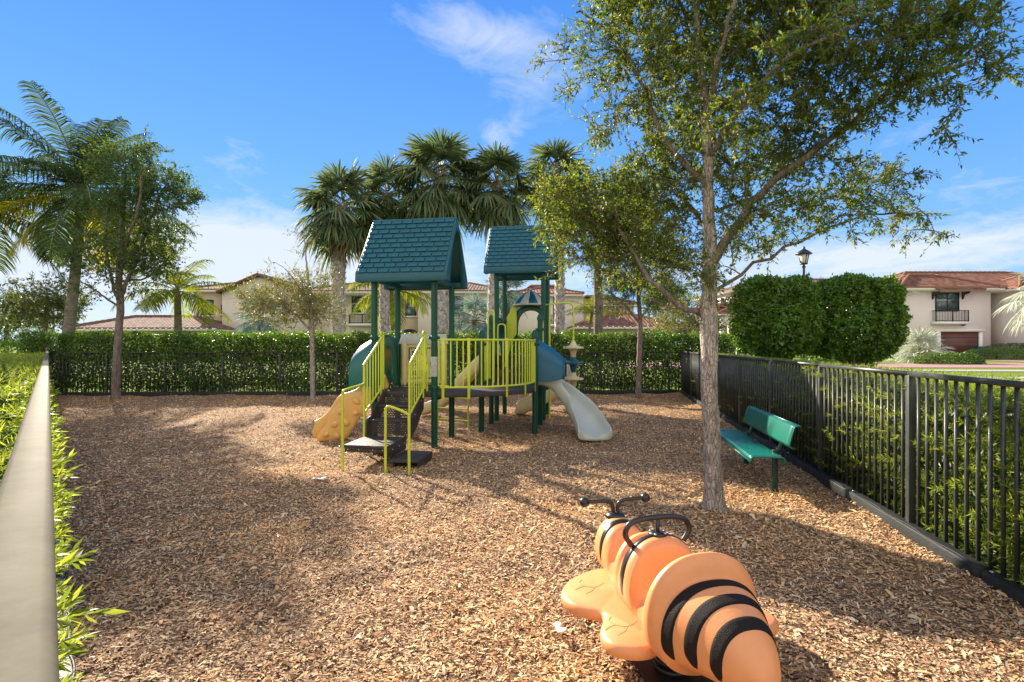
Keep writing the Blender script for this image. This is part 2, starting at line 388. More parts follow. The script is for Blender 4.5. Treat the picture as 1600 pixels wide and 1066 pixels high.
M['mulch'] = mulchmat('wood_mulch_bed', False); M['chip'] = mulchmat('wood_chip', True)
def grassmat():
    m, b = newmat('mown_grass'); tcn = b.n('ShaderNodeTexCoord').outputs['Object']
    n = b.n('ShaderNodeTexNoise', inp={'Vector': tcn, 'Scale': 18.0, 'Detail': 8.0, 'Roughness': .7}).outputs[0]
    n2 = b.n('ShaderNodeTexNoise', inp={'Vector': tcn, 'Scale': .5, 'Detail': 4.0}).outputs[0]
    col = b.mix(b.m('MULTIPLY', n2, .6), b.ramp(n, [(.3, (.06,.11,.018)), (.7, (.20,.30,.05))]), (.22,.24,.06))
    bp = b.n('ShaderNodeBump', inp={'Height': n, 'Strength': .8, 'Distance': .05})
    p = b.n('ShaderNodeBsdfPrincipled', inp={'Base Color': col, 'Roughness': 1.0, 'Specular IOR Level': .03, 'Normal': bp.outputs[0]})
    b.l(p.outputs[0], b.out.inputs[0]); return m
M['grass'] = grassmat()
def pavermat():
    m, b = newmat('brick_pavers'); tcn = b.n('ShaderNodeTexCoord').outputs['Object']
    t = b.n('ShaderNodeTexBrick', inp={'Vector': tcn, 'Color1': (.40,.20,.17,1), 'Color2': (.30,.17,.16,1), 'Mortar': (.2,.15,.13,1), 'Scale': 4.0, 'Mortar Size': .02})
    n = b.n('ShaderNodeTexNoise', inp={'Vector': tcn, 'Scale': 1.2, 'Detail': 4.0}).outputs[0]
    col = b.mix(b.m('MULTIPLY', n, .5), t.outputs[0], (.36,.22,.20))
    p = b.n('ShaderNodeBsdfPrincipled', inp={'Base Color': col, 'Roughness': .85}); b.l(p.outputs[0], b.out.inputs[0]); return m
M['paver'] = pavermat()
def perfmat():
    m, b = newmat('perforated_brown_vinyl'); tcn = b.n('ShaderNodeUVMap').outputs[0]
    v = b.n('ShaderNodeTexBrick', inp={'Vector': tcn, 'Scale': 1.0, 'Mortar Size': .010, 'Brick Width': .045, 'Row Height': .028, 'Mortar Smooth': 0.0, 'Color1': (1,1,1,1), 'Color2': (1,1,1,1), 'Mortar': (0,0,0,1)})
    p = b.n('ShaderNodeBsdfPrincipled', inp={'Base Color': (.045,.035,.034,1), 'Roughness': .55})
    tr = b.n('ShaderNodeBsdfTransparent')
    mx = b.n('ShaderNodeMixShader', inp={0: v.outputs[0], 1: p.outputs[0], 2: tr.outputs[0]})
    b.l(mx.outputs[0], b.out.inputs[0]); return m
M['perf'] = perfmat()
def benchperf():
    m, b = newmat('perforated_green_sheet'); uv = b.n('ShaderNodeUVMap').outputs[0]
    sc_ = b.n('ShaderNodeVectorMath', operation='SCALE', inp={0: uv, 3: 42.0}).outputs[0]
    fr = b.n('ShaderNodeVectorMath', operation='FRACTION', inp={0: sc_}).outputs[0]
    sp = b.n('ShaderNodeSeparateXYZ', inp={0: fr}); dx = b.m('SUBTRACT', sp.outputs[0], .5); dy = b.m('SUBTRACT', sp.outputs[1], .5)
    r = b.m('SQRT', b.m('ADD', b.m('MULTIPLY', dx, dx), b.m('MULTIPLY', dy, dy)))
    hole = b.m('LESS_THAN', r, .24)
    p = b.n('ShaderNodeBsdfPrincipled', inp={'Base Color': (.004,.17,.12,1), 'Roughness': .33, 'Coat Weight': .2})
    tr = b.n('ShaderNodeBsdfTransparent'); mx = b.n('ShaderNodeMixShader', inp={0: hole, 1: p.outputs[0], 2: tr.outputs[0]})
    b.l(mx.outputs[0], b.out.inputs[0]); return m
M['benchperf'] = benchperf()

M['leaf_main'] = leafmat('oak_leaves', [(.036,.074,.016), (.062,.115,.022), (.10,.155,.030), (.16,.20,.036), (.14,.115,.03)], .50)
M['leaf_left'] = leafmat('dark_oak_leaves', [(.028,.065,.020), (.05,.105,.028), (.085,.145,.035), (.11,.13,.035)], .42)
M['leaf_olive'] = leafmat('sparse_olive_leaves', [(.13,.16,.05), (.20,.22,.075), (.24,.22,.09), (.16,.18,.07)], .42, (1.5,1.35,.8))
M['leaf_grey'] = leafmat('grey_green_leaves', [(.07,.10,.035), (.12,.15,.05), (.15,.17,.07)], .42, (1.6,1.5,.8))
M['leaf_hedge'] = leafmat('glossy_hedge_leaves', [(.028,.068,.010), (.052,.115,.014), (.085,.165,.018), (.13,.20,.02)], .40, rough=.36, spec=.55)
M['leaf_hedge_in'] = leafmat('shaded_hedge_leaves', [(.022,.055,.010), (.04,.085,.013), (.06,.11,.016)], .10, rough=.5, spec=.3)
M['leaf_box'] = leafmat('clipped_ficus_leaves', [(.038,.095,.014), (.065,.14,.018), (.10,.19,.022), (.17,.26,.03)], .42, rough=.36, spec=.6)
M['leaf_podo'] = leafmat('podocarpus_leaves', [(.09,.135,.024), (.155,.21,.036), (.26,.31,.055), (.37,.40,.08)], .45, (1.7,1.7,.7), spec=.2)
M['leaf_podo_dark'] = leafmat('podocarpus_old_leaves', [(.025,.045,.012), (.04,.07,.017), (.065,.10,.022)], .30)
M['frond_sabal'] = leafmat('sabal_fronds', [(.055,.085,.048), (.09,.135,.075), (.14,.185,.095), (.20,.21,.105)], .32, (1.5,1.5,.8), rough=.6, spec=.03)
M['frond_coco'] = leafmat('coconut_fronds', [(.032,.055,.026), (.055,.085,.036), (.085,.12,.045)], .35, (1.5,1.5,.7), rough=.8, spec=0)
M['frond_yellow'] = leafmat('yellow_coconut_fronds', [(.14,.17,.02), (.26,.26,.02), (.38,.32,.02)], .5, (1.9,1.7,.4))
M['frond_ygreen'] = leafmat('yellow_green_fronds', [(.08,.12,.02), (.15,.185,.025), (.24,.24,.03)], .45, (1.8,1.7,.5), rough=.8, spec=0)
M['frond_silver'] = leafmat('silver_palm_fans', [(.14,.23,.23), (.22,.32,.31), (.30,.38,.34)], .22, (1.1,1.15,.9), rough=.7, spec=.02)
M['litter_leaf'] = leafmat('fallen_dry_leaves', [(.16,.09,.04), (.26,.17,.07), (.10,.06,.035), (.20,.19,.06)], .15)
M['frond_dead'] = leafmat('dead_brown_fronds', [(.12,.075,.035), (.22,.145,.07), (.28,.20,.11)], .2, (1.2,1.0,.7))
M['frond_pale'] = leafmat('pale_silver_palm_fans', [(.36,.42,.34), (.48,.52,.42), (.55,.56,.46)], .25, (1.1,1.1,.9), rough=.7, spec=.02)
M['petiole'] = plain('palm_petiole', (.20, .19, .07), .6, var=.2)
# ------------------------------------------------------------------ the ground
rng = np.random.default_rng(7); random.seed(7)
def P3(px, py, Y):      # a point of the place seen at photo pixel (px, py) and standing Y metres ahead
    return np.array([(px-800)/800*Y, Y, 1.70+(538-py)/800*Y])
CORNER_R = np.array([5.61, 17.2]); CORNER_L = np.array([-14.90, 16.46])
dR = np.array([.1748, .9846]); dR = dR/np.linalg.norm(dR)            # along the right fence
dL = np.array([-.671, .741]); dL = dL/np.linalg.norm(dL)             # along the left fence
def lineR(Y, off=0):   # fence timber front face, off = metres outward
    x = 3.355 + .1775*(Y-4.47); n = np.array([dR[1], -dR[0]])
    return np.array([x, Y]) + n*off
def sstep(x): x = np.clip(x, 0, 1); return x*x*(3-2*x)
def ground_z(x, y):
    x = np.asarray(x, float); y = np.asarray(y, float)
    dr = (x - (3.355+.1775*(y-4.47)))*.98           # outside right fence
    db = y - (17.2 + (x-5.61)*.036)                  # beyond back fence
    d = np.maximum(dr, db)
    return .50*sstep((d-1.5)/7.0)
gx = np.concatenate([np.linspace(-400,-40,9), np.linspace(-36,46,110), np.linspace(50,400,9)])
gy = np.concatenate([np.linspace(-60,-10,5), np.linspace(-8,66,100), np.linspace(72,600,9)])
GX, GY = np.meshgrid(gx, gy); GZ = ground_z(GX, GY); GD = np.maximum((GX-(3.355+.1775*(GY-4.47)))*.98, GY-(17.2+(GX-5.61)*.036)); GZ = GZ - .16*sstep((-GD-.3)/.8)
mb = MB(); i, j = np.meshgrid(np.arange(len(gy)-1), np.arange(len(gx)-1), indexing='ij'); w = len(gx)
mb.add(np.stack([GX, GY, GZ-.012], -1).reshape(-1,3), [np.stack([i*w+j, i*w+j+1, (i+1)*w+j+1, (i+1)*w+j], -1).reshape(-1,4)])
tag(mb.build('ground', M['grass'], smooth=True), kind='structure')

def inside(x, y, m=0.0):   # inside the fenced mulch bed
    dr = (3.355+.1775*(y-4.47)) - x; db = 16.46+(x+14.9)*.036 - y
    dl = (x*dL[1] - y*dL[0]) + .0                # distance to the right of the left fence line
    return (dr > m) & (db > m) & (dl > m)
def mulch_z(x, y):
    z = .018*np.sin(x*1.3+1)*np.cos(y*1.1) + .012*np.sin(x*3.7+y*2.9) + .008*np.sin(x*7.1-y*6.3+2)
    z = z - .05*np.exp(-(((x-1.5)/.45)**2+((y-8.3)/.4)**2)) - .04*np.exp(-(((x+3.6)/.45)**2+((y-8.9)/.4)**2)) - .04*np.exp(-(((x+1.0)/.5)**2+((y-6.6)/.35)**2)) + .05*np.exp(-(((x+1.9)/.5)**2+((y-6.35)/.22)**2))
    z = z + .055*np.exp(-((x-2.02)**2+(y-5.10)**2)/.05) + .04*np.exp(-((x+11.7)**2+(y-15.1)**2)/.06) + .045*np.exp(-np.maximum(0,(3.355+.1775*(y-4.47))-x)/.18) + .04*np.exp(-np.maximum(0,16.46+(x+14.9)*.036-y)/.18)
    return z + .03
# one sheet for the bed
q = .11; xs = np.arange(-16, 6.4, q*1.0); ys = np.arange(-3, 17.4, q)
X, Y = np.meshgrid(xs, ys); Z = mulch_z(X, Y) + rng.normal(0, .003, X.shape)
w = len(xs); i, j = np.meshgrid(np.arange(len(ys)-1), np.arange(w-1), indexing='ij'); i = i.ravel(); j = j.ravel()
ok = inside(xs[j]+q/2, ys[i]+q/2, -.12)
mb = MB(); mb.add(np.stack([X, Y, Z], -1).reshape(-1,3), [np.stack([i*w+j, i*w+j+1, (i+1)*w+j+1, (i+1)*w+j], -1)[ok]])
tag(mb.build('mulch_bed', M['mulch'], smooth=True), kind='structure')
# loose chips
N = 1700000
cx = rng.uniform(-15, 5.7, N); cy = rng.uniform(.7, 17, N)
keep = inside(cx, cy, .0) & (np.abs(cx) < cy*1.12+1.2)
cx, cy = cx[keep], cy[keep]; dist = np.hypot(cx, cy)
dens = 3900*np.minimum(1, (4.6/dist)**1.55)        # chips per square metre wanted
cand = N/(20.7*16.3)
keep = rng.random(len(cx)) < dens/cand
cx, cy, dist = cx[keep], cy[keep], dist[keep]; n = len(cx)
th = rng.uniform(0, 2*np.pi, n); tl = rng.normal(0, .30, n); tl2 = rng.normal(0, .35, n)
L = np.clip(rng.lognormal(np.log(.0200), .40, n), .008, .07)*(1+.03*dist); Wd = L*rng.uniform(.18, .42, n)
D = np.stack([np.cos(th)*np.cos(tl), np.sin(th)*np.cos(tl), np.sin(tl)], -1)
Nn = np.stack([rng.normal(0,.3,n), rng.normal(0,.3,n), np.ones(n)], -1); Sd = np.cross(D, Nn); Sd /= np.linalg.norm(Sd,axis=1,keepdims=True)
C = np.stack([cx, cy, mulch_z(cx, cy)+rng.uniform(.001, .020, n)], -1)
bend = rng.uniform(-.12, .2, n)[:,None]*L[:,None]*arr([[0,0,1]])
a = D*L[:,None]/2; b_ = Sd*Wd[:,None]/2
V = np.stack([C-a-b_*.7, C-a+b_*.5, C+b_+bend, C+a+b_*.6, C+a-b_*.8, C-b_+bend], 1); o = np.arange(n)*6
mb = MB(); mb.add(V.reshape(-1,3), [np.concatenate([np.stack([o,o+1,o+2,o+5],-1), np.stack([o+5,o+2,o+3,o+4],-1)])])
tag(mb.build('wood_chips', M['chip']), 'loose brown and tan wood chips spread over the play area', 'mulch', kind='stuff')

nl_ = 2600; lx_ = rng.uniform(-14,5.5,nl_*3); ly_ = rng.uniform(1.2,16.5,nl_*3); kk = inside(lx_,ly_,.1) & (rng.random(nl_*3) < np.exp(-np.hypot(lx_-2.5,ly_-5)/4)+.16); lx_, ly_ = lx_[kk], ly_[kk]; mm = len(lx_)
mb = MB(); aa = rng.uniform(0,6.28,mm); ll_ = rng.uniform(.03,.06,mm)
mb.leaves(np.stack([lx_,ly_,mulch_z(lx_,ly_)+.028],-1), np.stack([np.cos(aa),np.sin(aa),rng.uniform(-.1,.5,mm)],-1), np.stack([rng.normal(0,.4,mm),rng.normal(0,.4,mm),np.ones(mm)],-1), ll_, ll_*.4, .25)
tag(mb.build('fallen_leaves', M['litter_leaf']), 'dry fallen leaves scattered on the wood chips', 'leaves', kind='stuff')
# pavement beyond the right fence
def sheet(name, pts, m, dz, kind='structure', sub=14):
    pts = arr(pts); mb = MB(); V = []
    a, b, c, d = pts; 
    for u_ in np.linspace(0,1,sub+1):
        for v_ in np.linspace(0,1,sub+1):
            p = (a*(1-u_)+b*u_)*(1-v_) + (d*(1-u_)+c*u_)*v_; V.append((p[0], p[1], ground_z(p[0],p[1])+dz))
    k = sub+1; F = [(i*k+j, i*k+j+1, (i+1)*k+j+1, (i+1)*k+j) for i in range(sub) for j in range(sub)]
    mb.add(V, [F]); o = mb.build(name, m); return tag(o, kind=kind)
sheet('road', [(8.5,9.0),(60,6.0),(60,15.5),(9.5,16.8)], M['asphalt'], .004)
sheet('kerb_strip', [(9.6,17.6),(60,16.6),(60,17.6),(9.7,18.6)], M['concrete'], .03)
sheet('sidewalk', [(10.0,23.2),(60,19.4),(60,21.0),(10.0,24.8)], M['concrete'], .012)
sheet('cross_road', [(6.0,27.0),(33.5,25.5),(33.5,32),(6.0,33.0)], M['paver'], .008)
sheet('driveway', [(33.8,27.0),(62,24.0),(62,42.9),(35.5,42.9)], M['paver'], .010)

# ------------------------------------------------------------------ fences and edging
def fence(name, a, b, first, pitch, top, bot, label, mats, in_n, pk=.1145, railw=.04, cap=True, big_rail=None):
    """a, b: ends on the ground; posts every pitch from a+first"""
    a = arr(a); b = arr(b); L = np.linalg.norm(b-a); d = (b-a)/L; nrm = arr([d[1], -d[0]])
    d3 = arr([d[0], d[1], 0]); n3 = arr([nrm[0], nrm[1], 0])
    root = thing(name, (float((a+b)[0]/2), float((a+b)[1]/2), 0), label, 'fence')
    ps = [t for t in np.arange(first, L+.01, pitch)]
    if ps[0] > .3: ps = [0.0] + ps
    if L-ps[-1] > .3: ps.append(L)
    for t in ps:
        p = a + d*t; mb = MB(); zt = top-.024
        mb.box((p[0], p[1], zt/2-.05), (.055,.055,zt+.1), d3, n3)
        mb.build('post', mats[0], root, bevel=.003)
    for t0, t1 in zip(ps[:-1], ps[1:]):
        p = a + d*(t0+t1)/2; ln = t1-t0; mb = MB()
        if not big_rail: mb.box((p[0],p[1],top-.012), (ln+.0,.050,.040), d3, n3)
        mb.box((p[0],p[1],bot+.02), (ln-.056,.030,.034), d3, n3)
        k = max(1, int(round(ln/pk)))
        for q_ in range(1, k):
            c = a + d*(t0 + ln*q_/k); mb.box((c[0],c[1],(top+bot)/2-.01), (.020,.020,top-bot-.03), d3, n3)
        mb.build('picket_panel', mats[0], root)
    return root
tR0 = lineR(.80, .10); tR1 = lineR(17.2, .10)
fr = fence('metal_fence', tR0, tR1, 0, 1.853, 1.455, .10, 'black metal picket fence running along the right side behind the green bench', [M['fence']], None, pk=.1158)
fb = fence('metal_fence', (-14.95,16.50), (5.72,17.25), 0.0, 1.84, 1.44, .10, 'dark picket fence across the back in front of the tall hedge', [M['fence']], None)
lt0 = arr([-.036, 0]) - dL*3.0; lt1 = arr([-.036,0]) + dL*22.15
fl = fence('metal_fence', lt0, lt1, .55, 1.84, 1.47, .10, 'picket fence under the pale sunlit top rail at the left edge', [M['fence']], None, big_rail=True)
# top rail of the left fence, sun glare painted pale, with its far cap
mb = MB(); prof = []
for k in range(16):
    t = 2*math.pi*k/16; prof.append((.0325*np.sign(math.cos(t))*abs(math.cos(t))**.45, .020*np.sign(math.sin(t))*abs(math.sin(t))**.6))
l3 = arr([dL[0],dL[1],0]); ln3 = arr([dL[1],-dL[0],0])
rings = []
for t in np.linspace(-3.0, 22.1, 60):
    c = arr([-.036,0,1.460]) + l3*t; rings.append([c + ln3*p[0] + arr([0,0,1])*p[1] for p in prof])
mb.loft(rings); r = mb.build('top_rail', M['rail'], fl, smooth=True, angle=40); tag(r, 'rounded top rail with sun glare painted pale')
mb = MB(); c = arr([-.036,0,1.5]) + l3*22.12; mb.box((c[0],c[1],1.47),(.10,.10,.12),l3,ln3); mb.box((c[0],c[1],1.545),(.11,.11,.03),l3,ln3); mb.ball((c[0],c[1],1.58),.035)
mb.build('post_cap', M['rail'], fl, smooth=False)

def timber(p0, p1, nrm, label, group):
    p0, p1 = arr(p0), arr(p1); L = np.linalg.norm(p1-p0); d = (p1-p0)/L; d3 = arr([d[0],d[1],0]); n3 = arr([nrm[0],nrm[1],0])
    c = (p0+p1)/2; root = thing('border_timber', (float(c[0]), float(c[1]), 0), label, 'edging', group)
    mb = MB(); hl = L/2-.012; r_ = .055; out = []
    for k in range(7): t = -math.pi/2 + math.pi*k/6; out.append((hl-r_+r_*math.cos(t), r_*math.sin(t)))
    for k in range(7): t = math.pi/2 + math.pi*k/6; out.append((-hl+r_+r_*math.cos(t), r_*math.sin(t)))
    o3 = arr([c[0], c[1], 0]) + n3*.06
    mb.prism(out, -.05, .165, o3, d3, n3, (0,0,1)); mb.build('beam', M['timber'], root, bevel=.012)
    mb = MB(); pts = [o3 + d3*t - n3*(.038 + .012*math.sin(t*11)) + arr([0,0,.167]) for t in np.linspace(-hl+.06, hl-.06, 40)]
    mb.tube(pts, .006, 6); mb.build('wavy_ridge', M['timber'], root, smooth=True)
    mb = MB(); mb.lathe([(.016,0),(.016,.006),(.008,.010),(.002,.011)], o3 + d3*(hl-.05) + arr([0,0,.164]), 8); mb.build('stake_head', M['steel'], root)
    return root
nR = np.array([dR[1], -dR[0]]); base_p = lineR(5.42)
sides = [(k, base_p + dR*1.93*k) for k in range(-3, 7)]
names_ = {-1: 'black edging beam nearest the camera under the right fence', 0: 'second black edging beam from the camera along the right fence', 1: 'third black edging beam, passing behind the near bench leg', 2: 'fourth black edging beam, behind the far half of the bench', 3: 'black edging beam hidden half behind the grey trunk of the big tree', 4: 'edging beam just left of the big trunk at the right fence foot', 5: 'farthest edging beam of the right fence next to the back corner'}
for k, p in sides:
    if k > 5: continue
    p1 = p + dR*1.93*min(1, 1) if k < 5 else CORNER_R + nR*.0
    timber(p, p + dR*1.93 if k < 5 else CORNER_R, nR, names_.get(k-1+0, 'black edging beam out of view beside the camera'), 'edging beams along the right fence')
dB = arr([20.6, .75]); dB /= np.linalg.norm(dB); nB = arr([-dB[1], dB[0]]); Lb = 20.3; nb = 11
for k in range(nb):
    p = arr([-14.7, 16.32]) + dB*Lb*k/nb
    timber(p, p + dB*Lb/nb, nB, 'dark edging beam %d from the left at the foot of the back fence' % (k+1), 'edging beams along the back fence')
nLo = arr([-dL[1], dL[0]])
for k in range(11):
    p = arr([.135, 0]) + dL*(.25+1.93*k)
    timber(p, p + dL*1.93, nLo, 'grey edging beam %d from the camera under the pale left rail' % (k+1), 'edging beams along the left fence')

# ------------------------------------------------------------------ vegetation builders
def unit(v): return v/np.maximum(np.linalg.norm(v, axis=-1, keepdims=True), 1e-9)
def rdir(r, n): return unit(r.normal(0, 1, (n,3)))
def polyc(pts, n, r=None, wob=0):
    pts = arr(pts); t = np.linspace(0, len(pts)-1, n); k = np.minimum(t.astype(int), len(pts)-2); f = (t-k)[:,None]
    p0 = pts[np.maximum(k-1,0)]; p1 = pts[k]; p2 = pts[k+1]; p3 = pts[np.minimum(k+2,len(pts)-1)]
    out = .5*((2*p1) + (p2-p0)*f + (2*p0-5*p1+4*p2-p3)*f**2 + (3*p1-p0-3*p2+p3)*f**3)
    if wob and r is not None: out[1:-1] += r.normal(0, wob, out[1:-1].shape)
    return out
def oak(name, label, cat, trunk, tr, limbs, blobs, ncl, seed, bark, leaf, limbmat=None, twigs=7, per=11, tl=(.14,.34), leaf_l=(.040,.062), leaf_w=.30, group=None, knots=(), rb=.012, flare=1.45, drop=.05, ridge=.012):
    r = np.random.default_rng(seed); trunk = arr(trunk)
    root = thing(name, tuple(trunk[0]), label, cat, group); wood = MB(); wood2 = MB() if limbmat else wood
    n = 46; T = polyc(trunk, n, r, .006); z = np.linspace(0,1,n); rad = np.interp(z, np.linspace(0,1,len(tr)), tr)
    hgt = T[:,2]-T[0,2]; rad = rad*(1+(flare-1)*np.exp(-hgt/.10)); T[0,2] -= .06
    rad = rad*(1+r.normal(0,.02,n))
    for kz, kr in knots: rad = rad*(1+kr*np.exp(-((hgt-kz)/.055)**2))
    wood.tube(T, rad, 18)
    nodes = [T[int(n*.30):]]
    for pts, r0, r1 in limbs:
        m_ = 16; Lm = polyc(pts, m_, r, .012*np.linalg.norm(arr(pts[-1])-arr(pts[0]))/2)
        wood2.tube(Lm, np.linspace(r0, r1, m_), 8); nodes.append(Lm[3:])
    nodes = np.concatenate(nodes)
    bw = arr([b[3]*b[4]*b[5]*(b[6] if len(b) > 6 else 1) for b in blobs]); bw /= bw.sum(); C = []
    for b, w_ in zip(blobs, bw):
        k = max(2, int(round(ncl*w_))); d = rdir(r, k)*(r.random((k,1))**.42)
        C.append(arr(b[:3]) + d*arr(b[3:6]))
    C = np.concatenate(C); dd = np.array([np.min(np.linalg.norm(nodes-c,axis=1)) for c in C]); C = C[np.argsort(dd)]
    A0 = []; A1 = []; R0 = []; R1 = []; tw0 = []; twd = []
    for c in C:
        v = nodes - c; dis = np.linalg.norm(v, axis=1) + .5*np.maximum(0, v[:,2]); q_ = nodes[np.argmin(dis)]
        dl = np.linalg.norm(c-q_)
        if dl < .05: continue
        k = 5; t = np.linspace(0,1,k)[:,None]
        B_ = q_*(1-t)+c*t + np.sin(t*np.pi)*(r.normal(0,.07,3)*dl + arr([0,0,.10*dl]))
        r0 = min(.004+rb*dl, rad[-1]*1.6+.012); rr = np.linspace(r0, .0025, k)
        A0.append(B_[:-1]); A1.append(B_[1:]); R0.append(rr[:-1]); R1.append(rr[1:])
        nodes = np.concatenate([nodes, B_[2:]])
        bd = unit(B_[-1]-B_[-3]); tt = r.uniform(.25, 1.0, twigs); S0 = np.stack([np.interp(tt, np.linspace(0,1,k), B_[:,a_]) for a_ in range(3)], -1)
        S0[-1] = B_[-1]
        Dd = unit(bd*.65 + rdir(r, twigs)*.85 + arr([0,0,-drop])); tw0.append(S0); twd.append(Dd)
    if A0: wood2.cones(np.concatenate(A0), np.concatenate(A1), np.concatenate(R0), np.concatenate(R1), 4)
    tw0 = np.concatenate(tw0); twd = np.concatenate(twd); k = len(tw0); Ls = r.uniform(tl[0], tl[1], k)
    wood2.cones(tw0, tw0+twd*Ls[:,None], .0026, .0010, 3)
    wood.build('trunk', bark, root, smooth=True)
    if limbmat: wood2.build('branches', limbmat, root, smooth=True)
    idx = np.repeat(np.arange(k), per); tpos = r.uniform(.12, 1.05, len(idx))
    Pp = tw0[idx] + twd[idx]*(Ls[idx]*tpos)[:,None]
    Dl = unit(twd[idx]*.75 + rdir(r, len(idx))*.8 + arr([0,0,-.1])); Nl = rdir(r, len(idx)) + arr([0,0,.8])
    ll = r.uniform(leaf_l[0], leaf_l[1], len(idx))
    cr = MB(); cr.leaves(Pp, Dl, Nl, ll, ll*leaf_w*r.uniform(.8,1.2,len(idx)), .2); cr.build('crown', leaf, root)
    return root
def fan_frond(st, bl, o, d, up, plen, flen, r, nb=26, droop=.35, spread=130):
    d = unit(arr(d)); o = arr(o); g = arr([0,0,-1.]); k = 6; t = np.linspace(0,1,k)[:,None]
    P_ = o + d*plen*t + g*plen*.22*t*t; st.tube(P_, np.linspace(.022,.012,k), 4, cap=False)
    e = P_[-1]; dd = unit(P_[-1]-P_[-2]); sd = np.cross(dd, arr([0,0,1.])); sd = unit(sd if np.linalg.norm(sd) > .1 else arr([1.,0,0])); nn = np.cross(sd, dd)
    an = np.radians(np.linspace(-spread, spread, nb)) + r.normal(0,.05,nb)
    fold = .45*np.abs(np.sin(an))
    D_ = dd[None]*np.cos(an)[:,None] + sd[None]*np.sin(an)[:,None] - nn[None]*fold[:,None]*.6 + (dd*0)[None]
    L_ = flen*(.68+.32*np.cos(an*.62))*r.uniform(.9,1.06,nb)
    N_ = nn[None] + sd[None]*(.5*((np.arange(nb)%2)*2-1))[:,None]
    bl.blades(np.repeat(e[None],nb,0), D_, N_, L_*r.uniform(.8,1.05,nb), flen*.06, droop=droop*r.uniform(.6,1.3,nb), w0=.2)
def fan_palm(name, label, base, top, trad, nfr, plen, flen, seed, leafm, barkm, group=None, boots=True, elev=(-50,80), nb=26, droop=.35, cat='palm tree', dead=0):
    r = np.random.default_rng(seed); base = arr(base); top = arr(top); root = thing(name, tuple(base), label, cat, group)
    mb = MB(); n = 24; t = np.linspace(0,1,n)[:,None]; bow = np.sin(t*np.pi)*arr([r.normal(0,.08), r.normal(0,.08), 0])
    T = base*(1-t)+top*t + bow; H = max(.3, top[2]-base[2]); mb.tube(T, trad*(1+.12*np.sin(np.linspace(0,20,n)))*np.linspace(1.05,.95,n), 14)
    if boots:
        nbts = int(H*34); ang = 0
        for k in range(nbts):
            f = k/nbts; ang += 2.399; c = base*(1-f)+top*f + np.sin(f*np.pi)*bow[n//2]
            dr_ = arr([math.cos(ang), math.sin(ang), 0]); a_ = c + dr_*trad*.80; b2 = c + dr_*(trad*1.28) + arr([0,0,.26])
            sd = arr([-dr_[1], dr_[0], 0]); wv = .085
            mb.add([a_-sd*wv, a_+sd*wv, b2+sd*wv*.45, b2-sd*wv*.45, a_-sd*wv+arr([0,0,.10])-dr_*.04, a_+sd*wv+arr([0,0,.10])-dr_*.04], [[(0,1,2,3),(5,4,3,2)],[(0,3,4),(1,5,2)]])
    mb.build('trunk', barkm, root, smooth=not boots)
    st = MB(); bl = MB()
    for k in range(nfr):
        f = (k+.5)/nfr; el = math.radians(elev[1] + (elev[0]-elev[1])*f**.8 + r.normal(0,6)); az = k*2.399 + r.normal(0,.15)
        d = arr([math.cos(az)*math.cos(el), math.sin(az)*math.cos(el), math.sin(el)])
        fan_frond(st, bl, top + arr([0,0,(.5-f)*.35]) + d*trad*.5, d, None, plen*r.uniform(.8,1.1), flen*r.uniform(.85,1.1), r, nb, droop*(1+.6*f))
    st.build('stalks', M['petiole'], root, smooth=True); bl.build('crown', leafm, root)
    if dead:
        st2 = MB(); bd2 = MB()
        for k in range(dead):
            az = k*2.1 + r.uniform(0,1); el = math.radians(-62+r.normal(0,8)); d = arr([math.cos(az)*math.cos(el), math.sin(az)*math.cos(el), math.sin(el)])
            fan_frond(bd2, bd2, top - Z3*.15 + d*trad*.4, d, None, plen*.75, flen*.8, r, 16, .5, spread=70)
        bd2.build('dead_fronds', M['frond_dead'], root)
    return root
